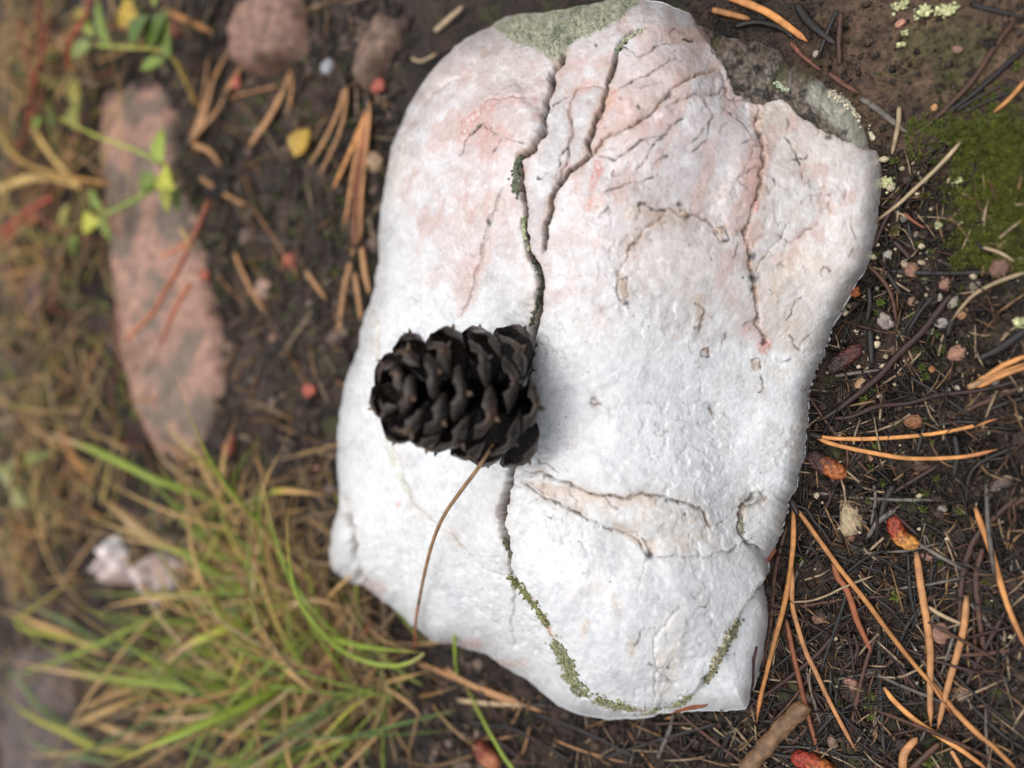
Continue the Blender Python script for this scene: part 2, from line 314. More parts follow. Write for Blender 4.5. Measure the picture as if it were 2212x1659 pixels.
# points, groove depth cm, groove half width px, shoulder depth, darkness
CRK = [(CRA[15:],.22,3.6,.0,1.1),(CRA[9:14],.15,4,.0,1.0),(CRA,.32,4.2,.16,.9),(CRB,.42,6.5,.25,.55),(CRC,.20,4,.12,.75),
 ([(1310,190),(1285,182),(1245,192),(1228,230),(1235,290),(1225,340),(1205,395)],.12,3,.08,.6),
 ([(1275,335),(1300,302),(1370,272),(1420,232),(1450,192),(1510,160),(1562,140)],.14,3,.08,.75),
 ([(1500,35),(1555,95),(1575,140),(1600,190),(1640,215),(1700,205),(1740,250),(1800,280),(1885,322)],.12,5,.08,.5),
 ([(1640,215),(1637,260),(1641,300),(1646,345),(1640,400),(1630,450),(1612,500),(1625,555),(1634,640),(1640,700),(1662,752)],.13,3,.09,.7),
 ([(1380,438),(1420,455),(1450,450),(1482,466),(1512,462),(1550,490),(1562,512)],.07,2.5,.04,.75),
 ([(1448,458),(1400,490),(1362,530),(1346,570),(1330,600)],.08,2.5,.05,.6),
 ([(1130,1010),(1182,1025),(1250,1052),(1300,1071),(1400,1067),(1450,1075),(1500,1095),(1522,1112),(1540,1150)],.13,3,.05,.75),
 ([(1118,1034),(1180,1075),(1250,1110),(1310,1140),(1352,1156),(1380,1166),(1398,1200)],.10,2.5,.06,.7),
 ([(1398,1200),(1450,1199),(1520,1196),(1570,1186),(1640,1162)],.05,2.2,.03,.5),
 ([(1398,1200),(1385,1240),(1370,1275)],.03,2,.0,.3),
 ([(1470,1302),(1440,1318),(1415,1345),(1408,1390),(1418,1420),(1410,1450),(1420,1480)],.06,2.2,.03,.35),
 ([(1415,1418),(1440,1440),(1452,1450)],.04,2,.0,.4),
 ([(846,950),(862,1005),(872,1040),(890,1082),(935,1130),(985,1165),(1030,1220),(1078,1246),(1104,1242)],.10,3,.08,.35),
 ([(800,660),(818,700),(812,770),(826,860),(846,950)],.08,4,.06,.15),
 ([(1106,1245),(1111,1300),(1104,1370),(1112,1405)],.05,3,.05,.15),
 ([(742,1070),(752,1130),(762,1190),(775,1240),(792,1270)],.35,9,.2,.15),
 ([(985,330),(1050,215),(1148,212)],.05,3,.03,.12),([(1060,460),(1035,560),(1010,640),(990,690)],.06,3,.03,.3),([(1085,400),(1062,470),(1040,560)],.05,2,.02,.3),
 ([(860,300),(930,200),(1010,150),(1060,90)],.08,6,.08,.05),([(845,480),(880,400),(920,350)],.06,5,.06,.05),
 ([(1640,1060),(1608,1095),(1600,1140),(1622,1180),(1652,1200)],.16,5,.10,.45),([(1660,1070),(1640,1090),(1612,1092)],.1,4,.05,.4),
 ([(1580,150),(1560,200),(1490,205),(1440,235)],.05,2.2,.02,.5),([(1560,140),(1580,210),(1640,216)],.06,3,.03,.6),
 ([(1700,480),(1690,510),(1660,545),(1640,575),(1622,600)],.04,2,.01,.6),([(1770,480),(1740,500),(1715,515)],.03,1.6,0,.6),([(1838,462),(1836,490),(1842,520)],.03,1.6,0,.6),
 ([(1735,640),(1712,660),(1700,690)],.03,1.6,0,.6),([(1705,722),(1715,742),(1730,760)],.04,2,.01,.6),([(1160,985),(1166,1002),(1190,1005),(1210,1020)],.03,1.8,0,.55),
 ([(1180,1025),(1172,1045),(1180,1075)],.05,2,0,.4),([(1305,1070),(1322,1090),(1345,1100)],.04,2,0,.5),([(1350,1152),(1375,1150),(1400,1170),(1405,1200)],.06,2.5,0,.6),
 ([(1240,870),(1262,830)],.0,1,0,0),([(1545,95),(1568,98)],.03,2.5,0,.8),([(1360,300),(1330,320),(1300,322)],.02,1.5,0,.35)]
rh = random.Random(5)
for q in [[(1285,330),(1330,345),(1390,300),(1440,290)],[(1320,200),(1360,180),(1420,150),(1470,120)],[(1480,250),(1440,280),(1400,330),(1370,370)],[(1560,230),(1600,260),(1638,300)],[(1180,240),(1230,200)],[(1240,300),(1210,330),(1200,380)],[(1060,330),(1090,300),(1150,320)],[(985,340),(1000,300),(1040,270),(1085,300)],[(1340,95),(1380,120),(1450,90),(1520,80)],[(1300,420),(1360,395),(1430,380)],[(1690,290),(1720,330),(1730,390)],[(1500,200),(1540,250),(1530,300),(1490,330)]]:
    CRK.append((q, .03, 1.7, .0, rh.uniform(.6, 1.0)))
for lp_ in [[(1335,600),(1352,598),(1357,640),(1341,656),(1332,630),(1335,600)],[(1500,650),(1518,672),(1515,705),(1500,712)],[(1512,750),(1530,748),(1534,765),(1518,768),(1512,750)],[(1545,488),(1572,492),(1577,515),(1556,521),(1545,488)],[(1470,455),(1490,452),(1494,468),(1478,474)],[(1622,780),(1640,778),(1645,797)],[(1533,886),(1545,888),(1547,897)],[(1275,866),(1290,862),(1297,871),(1282,877),(1275,866)]]:
    CRK.append((lp_, .06, 2.2, .0, .7))
for i in range(70):
    x, y = (rh.uniform(1500, 1840), rh.uniform(230, 820)) if i < 42 else (rh.uniform(1180, 1640), rh.uniform(60, 480)) if i < 60 else (rh.uniform(1150, 1650), rh.uniform(850, 1480))
    a = rh.uniform(0, 6.28) if i % 2 else rh.gauss(2.2, .5); q = [(x, y)]
    for k in range(rh.randint(2, 5)): a += rh.gauss(0, .6); x += 11 * cos(a); y += 11 * sin(a); q.append((x, y))
    CRK.append((q, .022, 1.5, .0, rh.uniform(.45, .9)))
n = 600
u, v, F, B = disc(n); rr = np.hypot(u, v); th = np.arctan2(v, u)
px = RC[0] + rr * RAD(th) * np.cos(th); py = RC[1] + rr * RAD(th) * np.sin(th)
bz = RZ0(px, py) - 1.2 * rr ** 34
D3 = vD[None] + ((px - 1106) / 1106 * TH)[:, None] * vR - ((py - 829.5) / 1106 * TH)[:, None] * vU
def onray(z): return CAM + D3 * ((z - CAM[2]) / D3[:, 2])[:, None]
Pw = onray(bz)
g3 = Pw.reshape(n, n, 3); Nn = np.cross(np.gradient(g3, axis=0), np.gradient(g3, axis=1)).reshape(-1, 3); Nn /= np.linalg.norm(Nn, axis=1)[:, None] + 1e-9
Nn *= np.sign(Nn @ -vD)[:, None]
qx = px + 7 * n2(px, py, .028, 71) + 3.2 * n2(px, py, .09, 73) + 1.6 * n2(px, py, .24, 74); qy = py + 7 * n2(px, py, .028, 75) + 3.2 * n2(px, py, .09, 77) + 1.6 * n2(px, py, .24, 78)
edge = sst(1.0, .93, rr)
dsp = np.zeros(len(px)); line = np.zeros(len(px)); nearc = np.zeros(len(px))
brk = .5 + .9 * fbm2(px, py, .06, 3, 81)
wv0 = .75 + .5 * n2(px, py, .05, 83)
def near(pts, m):
    P = np.asarray(pts, float); a = P.min(0) - m; b = P.max(0) + m
    return np.nonzero((qx > a[0]) & (qx < b[0]) & (qy > a[1]) & (qy < b[1]))[0]
def pdl(pts, m):
    I = near(pts, m); d = np.full(len(px), 1e3); t = np.zeros(len(px)); d[I], t[I] = pdist(qx[I], qy[I], pts); return d, t
for pts, dep, wd, sh, dark in CRK:
    I = near(pts, 75); d, t = pdist(qx[I], qy[I], pts); end = sst(0, .06, t) * sst(1, .94, t) if pts is not CRA and pts is not CRB else 1
    wv = wd * wv0[I]
    stp = min(.045, dep * .3) * (1 if (len(pts) + int(pts[0][0])) % 2 else -1) * (0 if pts is CRB else 1)
    dsp[I] += end * (-(1.1 * dep * np.exp(-(d / wv) ** 2) + .45 * sh * np.exp(-d / 16.0)) + stp * pdist.sg * np.exp(-d / 34.0) * sst(0, 3, d))
    line[I] = np.maximum(line[I], end * dark * np.exp(-(d / np.maximum(wv * .75, 2.1)) ** 2) * np.clip(brk[I] + (.5 if dep > .15 else 0), .1, 1.1))
    nearc[I] = np.maximum(nearc[I], end * (.55 * np.exp(-d / 16.0) + .6 * np.exp(-d / 6.0)) * min(1, dep * 7))
# the upper block overhangs the lower slab along the lichen crack
blk = crv(CRA[14:] + CRB[1:], 60); blk = np.vstack([blk, [(1700,1200),(1760,800),(1900,400),(1700,0),(1300,300)]])
def inpoly(x, y, poly):
    r = np.zeros(x.shape, bool); j = len(poly) - 1
    for i in range(len(poly)):
        xi, yi = poly[i]; xj, yj = poly[j]
        r ^= ((yi > y) != (yj > y)) & (x < (xj - xi) * (y - yi) / (yj - yi + 1e-9) + xi); j = i
    return r
dB, _ = pdl(CRB, 75); sd = np.where(inpoly(qx, qy, blk), dB, -dB); lowm = sst(1150, 1260, py)
dsp += lowm * (.42 * sst(-6, 26, sd) - .30 * sst(40, -2, sd) * (sd < 40) * 0)
# ledge: the tan recess between the two long cracks of the lower face
led = [(1118,1030),(1250,1055),(1400,1068),(1520,1110),(1560,1160),(1560,1190),(1400,1200),(1330,1148),(1200,1085)]
dl, _ = pdl(led + led[:1], 60); inl = inpoly(qx, qy, led); lm = sst(-4, 10, np.where(inl, dl, -dl)); dsp -= .05 * lm
# lower dark shelf at the top right
shelf = [(1500,20),(1555,95),(1575,140),(1600,190),(1640,215),(1700,205),(1740,250),(1800,280),(1885,322),(2000,330),(1900,100),(1600,-20)]
ds, _ = pdl(shelf, 60); ins = inpoly(qx, qy, shelf); sm = sst(-10, 8, np.where(ins, ds, -ds)); dsp -= sm * (.34 - .07 * fbm2(px, py, .035, 4, 211) - .04 * n2(px, py, .16, 213))
# broad conchoidal facets
ns = 46; sx = RNG.uniform(720, 1900, ns); sy = RNG.uniform(0, 1550, ns); gg = RNG.normal(0, .0007, (ns, 2)); oo = RNG.normal(0, .006, ns)
wx = px + 25 * n2(px, py, .012, 87); wy = py + 25 * n2(px, py, .012, 89)
num = np.zeros(len(px)); den = np.zeros(len(px)); dmin = np.full(len(px), 1e9)
for i in range(ns): dmin = np.minimum(dmin, (wx - sx[i]) ** 2 + (.8 * (wy - sy[i])) ** 2)
dmin = np.sqrt(dmin)
for i in range(ns):
    I = np.nonzero((np.abs(wx - sx[i]) < 260) & (np.abs(wy - sy[i]) < 320))[0]
    d = np.hypot(wx[I] - sx[i], (wy[I] - sy[i]) * .8); ww = np.exp(-(d - dmin[I]) / 14); num[I] += ww * (gg[i, 0] * (wx[I] - sx[i]) + gg[i, 1] * (wy[I] - sy[i]) + oo[i]); den[I] += ww
dsp += num / (den + 1e-9)
dsp += .05 * n2(px, py, .006, 92) + .022 * n2(px, py, .02, 93) + .013 * n2(px, py, .055, 95) + .006 * n2(px, py, .14, 97) * (.5 + edge)
gx_, gy_ = px * .8 + py * .35, py * .45 - px * .3
dsp += .008 * np.abs(n2(gx_, gy_, .12, 99)) - .026 * sst(.18, .34, n2(px, py, .045, 411) + .25 * n2(px, py, .16, 413)) * sst(.1, .5, n2(px, py, .006, 415) + .25)
lp = [(1060,55),(1090,35),(1180,20),(1290,-5),(1345,-15),(1395,-8),(1340,45),(1270,80),(1230,95),(1210,122),(1190,132),(1160,105),(1110,92)]
dg, _ = pdl(lp + lp[:1], 60); lpm = sst(-8, 8, np.where(inpoly(qx, qy, lp), dg, -dg))
dsp += lpm * (.05 * n2(px, py, .13, 101) + .03 * n2(px, py, .3, 103))
dsp *= .45 + .55 * sst(1.0, .92, rr)
Pw = Pw + Nn * dsp[:, None]
# colours
W0 = np.array([.625, .636, .646]); Cc = np.tile(W0, (len(px), 1))
def mixc(c, m, I=slice(None)):
    m = np.clip(m, 0, 1)[:, None]; Cc[I] = Cc[I] * (1 - m) + np.array(c) * m
big = fbm2(px, py, .006, 4, 111); med = fbm2(px, py, .03, 4, 113); fin = fbm2(px, py, .12, 3, 117); fn2 = n2(px, py, .25, 118)
mixc((.47, .485, .505), sst(-.1, .8, med) * .6); mixc((.70, .715, .73), sst(.15, .6, fbm2(px * .8 + py * .3, py * .6 - px * .2, .07, 4, 119)) * .7)
up = sst(760, 480, py + 90 * big - .12 * (px - 1200)) * sst(800, 960, px)
mixc((.54, .46, .455), up * (.62 + .45 * med))
mixc((.42, .365, .35), up * sst(.0, .7, big + .6 * med) * .65)
mixc((.60, .54, .48), sst(1480, 1750, px) * sst(.0, .7, med + .4 * big + .2) * .55 * sst(1250, 900, py))
for poly, c, k in [([(1215,112),(1180,220),(1165,320),(1130,440),(1150,560),(1185,480),(1240,360),(1270,300),(1310,190),(1240,190)],(.47,.48,.51),.6),([(1390,55),(1320,150),(1275,325),(1370,272),(1450,192),(1560,140),(1500,40)],(.54,.42,.40),.6),
      ([(1275,335),(1370,272),(1450,192),(1560,140),(1640,215),(1641,345),(1610,500),(1440,450),(1360,530),(1230,480)],(.51,.465,.475),.5),([(1645,215),(1740,250),(1885,322),(1900,400),(1850,600),(1740,800),(1660,750),(1620,560)],(.50,.465,.43),.55),
      ([(1360,530),(1450,455),(1560,510),(1620,560),(1640,720),(1500,740),(1400,700),(1340,620)],(.48,.44,.425),.55),([(985,110),(1195,130),(1160,320),(1115,400),(1060,560),(1000,690),(960,600),(985,330)],(.56,.46,.44),.5),
      ([(1230,95),(1390,50),(1345,92),(1310,190),(1240,190),(1200,240)],(.56,.49,.48),.5),([(1400,1200),(1640,1165),(1650,1210),(1600,1330),(1540,1440),(1480,1300)],(.56,.57,.575),.45)]:
    dq, _ = pdl(poly + poly[:1], 40); mq = sst(-5, 7, np.where(inpoly(qx, qy, poly), dq, -dq)); mixc(c, mq * k * (.85 + .6 * med))
def spot(cx, cy, rx, ry, c, k, wob=.7, rot=0):
    I = np.nonzero((np.abs(px - cx) < 2.2 * max(rx, ry)) & (np.abs(py - cy) < 2.2 * max(rx, ry)))[0]; dx, dy = px[I] - cx, py[I] - cy; a = dx * cos(rot) + dy * sin(rot); b = -dx * sin(rot) + dy * cos(rot)
    mixc(c, 1.25 * k * sst(1.25, .35, np.sqrt((a / rx) ** 2 + (b / ry) ** 2) + wob * med[I] + .35 * fin[I]) * np.clip(.72 + .8 * fin[I] + .5 * fn2[I], .15, 1.1), I)
RED = (.46, .11, .08); PNK = (.54, .29, .26); ORG = (.55, .26, .15); TAN = (.46, .34, .235); BRN = (.36, .25, .16); BLK = (.03, .03, .032)
for a in [(1040,275,45,60,PNK,.75,.9,.6),(1100,225,55,18,PNK,.5),(1085,300,38,22,PNK,.55),(1018,600,22,90,PNK,.45,.8,.45),(1310,215,22,34,ORG,.7,.7,.5),(1290,250,18,50,PNK,.7),(1284,385,14,70,RED,.55,.8,.25),
  (1290,430,30,25,ORG,.35),(1370,250,60,80,PNK,.35),(1636,395,12,60,RED,.95,.5,.1),(1622,380,30,80,PNK,.75,.6,.1),(1640,250,16,45,ORG,.5),(1470,75,60,18,ORG,.45),(1260,190,45,14,PNK,.6,.7,-.3),(1230,230,10,40,PNK,.5),
  (1655,738,16,26,RED,.7),(1625,715,40,30,PNK,.5),(1690,560,28,16,PNK,.35),(1700,700,55,50,TAN,.35),(1690,600,30,80,TAN,.45,.8,.5),(1420,470,75,28,TAN,.6,.8,.1),(1560,500,16,18,TAN,.9,.4),(1480,462,16,14,TAN,.8,.4),(1345,620,12,36,TAN,.85,.5,-.2),
  (1372,520,26,40,TAN,.5,.8,.6),(1512,680,12,36,TAN,.8,.6),(1505,645,30,15,TAN,.4),(1560,420,60,30,TAN,.3),(1523,757,12,9,TAN,.9,.4),(1632,790,15,13,TAN,.8,.4),(1455,730,10,9,TAN,.6,.4),(1540,892,9,7,TAN,.8),(1285,870,12,8,TAN,.55),
  (1545,560,70,60,(.60,.55,.52),.6),(1450,560,120,70,(.62,.57,.55),.55),(1230,960,12,14,TAN,.5),(1335,1300,14,34,TAN,.4),(1275,1335,12,25,TAN,.5),(1365,1370,14,30,TAN,.4),(1440,1400,28,80,(.70,.58,.46),.5,.7,.1),(1270,1260,40,40,(.76,.66,.60),.35),
  (1190,1330,10,70,ORG,.75,.6,-.45),(1150,1290,8,40,RED,.55,.6,-.5),(1230,1410,10,45,PNK,.6,.6,-.5),(1340,1500,60,8,PNK,.5),(860,1090,9,12,ORG,.45),(832,1055,8,6,ORG,.5),(980,1150,26,12,(.7,.58,.5),.4),(1000,1390,80,14,PNK,.45),(1090,1440,60,14,ORG,.45),(800,1270,40,18,PNK,.45),
  (840,960,8,60,(.45,.47,.30),.5,.8,-.2),(880,1060,8,40,(.42,.45,.28),.55,.8,-.5),(812,740,7,60,(.5,.5,.36),.5),(930,150,60,40,(.68,.60,.50),.4),(1100,150,90,50,(.66,.58,.53),.5),(870,350,14,90,(.7,.64,.52),.4,.8,.3),
  (1390,250,50,120,(.72,.55,.50),.4,.9,.4),(1800,250,60,40,TAN,.55),(1690,250,50,40,(.5,.42,.33),.6),(1740,330,90,60,(.62,.55,.48),.5),(1630,1110,40,60,(.55,.56,.54),.5),(1610,1090,14,30,(.20,.20,.16),.7),(1640,1075,12,14,(.2,.2,.16),.7),(1750,580,60,60,(.66,.58,.50),.4)]:
    spot(*a)
mixc((.56, .47, .385), lm * (.38 + .45 * med + .25 * fin))
mixc((.50, .36, .27), lm * sst(40, 2, np.abs(qy - (1062 + .05 * (qx - 1300)))) * .5)
mixc((.42, .33, .265), nearc * np.clip(.62 + .8 * med + .3 * fin, 0, 1) * (1 - lowm * .45))
mixc((.36, .20, .14), nearc * up * np.clip(.35 + .9 * fn2 + .7 * med, 0, 1) * .75); mixc((.50, .33, .29), up * sst(.22, .5, fbm2(px * .9 + py * .45, py * .35 - px * .55, .02, 4, 421)) * .55)
mixc((.095, .070, .046), sm * (.95 + .25 * fin)); mixc((.018, .013, .009), sm * sst(-.15, .4, med + .4 * fin)); mixc((.05, .052, .014), sm * sst(.15, .5, fbm2(px, py, .02, 4, 131)) * .7)
lch = sst(36, 10, pdl([(1775,195),(1815,215),(1850,250),(1880,290)], 70)[0] + 22 * med); mixc((.30, .31, .25), lch * .8); mixc((.42, .36, .27), lch * sst(.2, .5, fin) * .8)
mixc((.23, .235, .15), lpm * (.85 + .4 * fin)); mixc((.40, .40, .30), lpm * sst(.1, .6, fbm2(px, py, .07, 3, 133))); mixc((.14, .15, .10), lpm * sst(.1, .7, -med))
mixc((.03, .024, .018), line * 1.35)
for cx, cy, r in [(1383,442,6),(1384,455,3.5),(1470,440,7),(1352,657,7),(1356,668,3),(1630,552,9),(1628,600,10),(1628,625,6),(1605,598,3),(1638,290,6),(1641,345,6),(1480,1110,4),(1432,1080,5),(1400,1198,8),(1560,1530,4),(1317,1247,3),(1270,803,2.5),(1290,1128,2),(1650,740,6),(1520,690,2.5),(1400,705,2.5),(1790,295,9),(1810,290,6),(1380,232,6),(1445,205,6),(1065,280,3),(1055,480,4),(1222,900,2)] + \
        [(RNG.uniform(1150, 1720), RNG.uniform(200, 1500), RNG.uniform(.8, 1.9)) for _ in range(150)] + [(RNG.uniform(1250, 1800), RNG.uniform(60, 680), RNG.uniform(1, 2.2)) for _ in range(90)]:
    I = np.nonzero((np.abs(qx - cx) < 3 * r) & (np.abs(qy - cy) < 3 * r))[0]
    m = np.exp(-(((qx[I] - cx) ** 2 + (qy[I] - cy) ** 2) / r ** 2) ** 1.5); mixc(BLK if r > 2.2 else (.10, .08, .06), m * .92, I)
rgh = np.clip(sm * .45 + lpm * .5 + nearc * .2 + .18 * sst(0, .6, -big) * 1, 0, .6)
Bv = Pw[B]; rings = [Bv]; cen = Bv[:, :2].mean(0)
for k, zz in enumerate([.35, .7, 1.0]):
    R = Bv.copy(); R[:, :2] = cen + (Bv[:, :2] - cen) * (1 - .02 * k); R[:, 2] = Bv[:, 2] * (1 - zz) - 1.8 * zz; rings.append(R)
base0 = len(Pw); nb = len(B); Fs = []; ids = [B] + [base0 + k * nb + np.arange(nb) for k in range(3)]
for k in range(3):
    a, b = ids[k], ids[k + 1]; Fs.append(np.stack([a, np.roll(a, -1), np.roll(b, -1), b], -1))
Vall = np.vstack([Pw] + rings[1:]); Call = np.vstack([Cc, np.tile(Cc[B], (3, 1))]); Rall = np.r_[rgh, np.tile(rgh[B], 3)]
org = np.array([0, 0, 0.])
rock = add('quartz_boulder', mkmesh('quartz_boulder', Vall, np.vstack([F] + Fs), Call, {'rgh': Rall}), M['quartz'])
tag(rock, 'large white quartz rock with pink stains and lichen filled cracks', 'rock')
from mathutils.bvhtree import BVHTree
from mathutils import Vector
_sub = g3 = Pw.reshape(n, n, 3)[::4, ::4]; m_ = _sub.shape[0]; ii = np.arange(m_ * m_).reshape(m_, m_)
BV = BVHTree.FromPolygons([tuple(x) for x in _sub.reshape(-1, 3)], np.stack([ii[:-1, :-1], ii[1:, :-1], ii[1:, 1:], ii[:-1, 1:]], -1).reshape(-1, 4).tolist())
def Rk(px, py, h=0.0):
    d = Vector(ray(px, py)).normalized(); hit = BV.ray_cast(Vector(CAM), d)
    if hit[0] is None: return Gd(px, py, h)
    return np.array(hit[0]) - np.array(d) * h
# lichen grains packed into the cracks (too small to pick apart)
pts = []; rad = []; colr = []
for path, wd, nn, c, rs in [([(1103,1246),(1130,1275),(1160,1318),(1178,1350)],9,330,(.21,.215,.09),.032),([(1200,1392),(1222,1430),(1240,1475),(1262,1502)],15,620,(.24,.25,.14),.038),([(1290,1512),(1330,1524),(1365,1532)],10,240,(.25,.255,.14),.036),
        ([(1385,1540),(1440,1532),(1492,1504)],7,220,(.27,.27,.15),.034),([(1526,1468),(1548,1430),(1570,1392),(1592,1345)],9,300,(.33,.31,.20),.042),([(1090,1165),(1104,1205)],5,110,(.13,.135,.08),.03),
        ([(1128,338),(1116,360),(1113,400),(1122,425)],9,260,(.16,.18,.12),.03),([(1130,470),(1134,510),(1142,540)],4,90,(.42,.46,.27),.032),([(1150,560),(1170,605),(1163,650),(1148,700)],6,170,(.08,.09,.055),.03),([(1390,62),(1355,85),(1330,110)],5,70,(.40,.44,.30),.03),
        ([(1600,1120),(1604,1150)],4,40,(.2,.21,.14),.03),([(1676,180),(1700,196)],6,40,(.45,.5,.36),.03),([(1790,200),(1830,225),(1862,262),(1885,300)],9,160,(.55,.5,.38),.035)]:
    cpt = crv(path, 40)
    for _ in range(int(nn * 1.3)):
        q = cpt[random.randrange(40)]; k = random.gauss(0, 1); a = random.uniform(0, 6.28); r = wd * .55 * abs(k)
        pts.append(Rk(q[0] + r * cos(a), q[1] + r * sin(a), .035)); rad.append(rs * random.uniform(.7, 1.7)); f = random.uniform(.6, 1.45); colr.append(np.array(c) * f)
for _ in range(1300):
    x, y = random.uniform(1060, 1390), random.uniform(-8, 132)
    if inpoly(np.array([x]), np.array([y]), lp)[0] and inrock(x, y, -3): pts.append(Rk(x, y, 0)); rad.append(random.uniform(.02, .045)); colr.append(np.array((.26, .27, .19)) * random.uniform(.5, 1.6))
V, F, C = blobs(pts, rad, np.array(colr))
tag(add('lichen', mkmesh('lichen', V, F, C), M['crust'], rock), kind='stuff')
#@@OBJECTS
# ------------------------------------------------------------------ stones lying on the ground
def pxcm(p): return float((np.asarray(p) - CAM) @ vD) * TH / 1106          # centimetres per frame pixel at a point
def slab(name, poly, hgt, colA, colB, label, cat, crop='P', n=70, prof=3.0, seed=0, rough=.05, mat='stone', spots=None, ofs=0.0):
    Q = [cp(crop, p) for p in poly]; W_ = np.array([Gd(x, y, hgt * .6)[:2] for x, y in Q]); c = W_.mean(0)
    R = radial(W_, c, rough=1); u, v, F, B = disc(n); r = np.hypot(u, v); a = np.arctan2(v, u)
    jag = 1 + .09 * n2(np.cos(a) * 2, np.sin(a) * 2, 1.3, seed) * r
    x = c[0] + r * R(a) * jag * np.cos(a); y = c[1] + r * R(a) * jag * np.sin(a); g = G(c[0], c[1])
    fc = np.max([np.array(gk[0]) * (x - c[0]) + gk[1] * (y - c[1]) + gk[2] for gk in np.random.default_rng(seed).normal(0, .45 / float(R(np.linspace(0, 6, 9)).mean()), (6, 3)) * [1, 1, .5]], axis=0)
    z = g + ofs + hgt * (1 - r ** (2 * prof)) - np.minimum(fc, .6) * hgt * 1.0 + rough * hgt * 6 * fbm2(x, y, .5, 4, seed) + rough * fbm2(x, y, 1.7, 4, seed + 3)
    k = sst(-.35, .45, fbm2(x, y, .55, 5, seed + 9))[:, None]; C = np.array(colA) * (1 - k) + np.array(colB) * k
    k = sst(.1, .5, fbm2(x, y, 2.2, 3, seed + 13))[:, None] * .45; C = C * (1 - k) + np.array(colB) * .6 * k
    P3 = np.stack([x, y, z], -1); Rg = P3[B].copy(); Rg[:, 2] = g - 1.0; nb = len(B); i2 = len(P3) + np.arange(nb)
    Fs = np.stack([B, np.roll(B, -1), np.roll(i2, -1), i2], -1)
    org = np.array([c[0], c[1], g])
    o = add(name, mkmesh(name, np.vstack([P3, Rg]) - org, np.vstack([F, Fs]), np.vstack([C, C[B]])), M[mat], None, org)
    return tag(o, label, cat)
PK, PB, GR = (.34, .17, .13), (.20, .13, .10), (.12, .105, .09)
slab('sandstone_slab', [(200,170),(260,128),(335,158),(368,230),(375,330),(402,430),(432,560),(470,720),(476,830),(460,905),(422,1010),(380,1032),(330,1000),(272,900),(242,760),(226,600),(206,430),(195,300)], .65, (.30,.17,.125), (.14,.105,.08), 'long pinkish sandstone slab lying left of the quartz rock', 'stone', seed=3, n=120, prof=5, rough=.03)
slab('sandstone_block', [(490,-60),(470,60),(462,120),(495,145),(552,155),(572,130),(628,126),(648,100),(645,50),(630,-60)], 1.4, (.29,.165,.125), (.22,.13,.095), 'pale pink stone cut by the upper edge of the picture', 'stone', seed=7)
slab('brown_stone', [(808,5),(862,16),(850,94),(822,130),(808,172),(780,193),(754,166),(754,108),(775,67)], .9, (.19,.12,.085), (.12,.078,.06), 'flat brown stone at the top behind the quartz rock', 'stone', seed=11)
slab('white_stone', [(205,1130),(226,1150),(240,1200),(243,1280),(226,1302),(196,1262),(178,1215),(185,1160)], 1.8, (.80,.76,.75), (.66,.52,.49), 'narrow white stone standing left behind the grass tussock', 'stone', seed=15, prof=1.3, rough=.12)
slab('pale_pink_stone', [(300,1190),(345,1180),(372,1225),(352,1290),(300,1340),(262,1322),(258,1270),(275,1220)], 1.6, (.58,.50,.49), (.44,.32,.30), 'pinkish white stone half hidden by grass, right of the narrow white stone', 'stone', seed=19, prof=1.4, rough=.12)
slab('granite_block', [(-60,1400),(60,1385),(140,1430),(168,1500),(160,1590),(175,1700),(60,1740),(-80,1720)], .8, (.055,.047,.043), (.11,.075,.065), 'dark speckled granite stone in the lower left corner', 'stone', seed=23, rough=.09)
slab('tan_quartz_chip', [(548,1270),(620,1270),(690,1340),(780,1390),(805,1500),(790,1640),(740,1700),(620,1690),(480,1700),(470,1620),(540,1590),(545,1480)], .45, (.46,.36,.23), (.34,.25,.15), 'translucent tan quartz chip lying right of the rock edge', 'stone', 'c', seed=27, n=60, prof=1.5, rough=.012)
slab('grey_stone', [(1850,1220),(1890,1130),(1990,1060),(2110,1070),(2180,1150),(2170,1240),(2050,1260),(1960,1295),(1880,1280)], .4, (.15,.115,.11), (.11,.085,.08), 'rounded greyish purple stone by the right edge of the picture', 'stone', 'c', seed=31, n=40, prof=1.2)
slab('earth_clod', [(930,1350),(1060,1340),(1180,1420),(1160,1560),(1060,1700),(920,1720),(880,1560)], .3, (.17,.115,.08), (.13,.085,.06), 'smooth brown clod of earth right of the rock', 'clod', 'b', seed=35, n=40, prof=1.2)
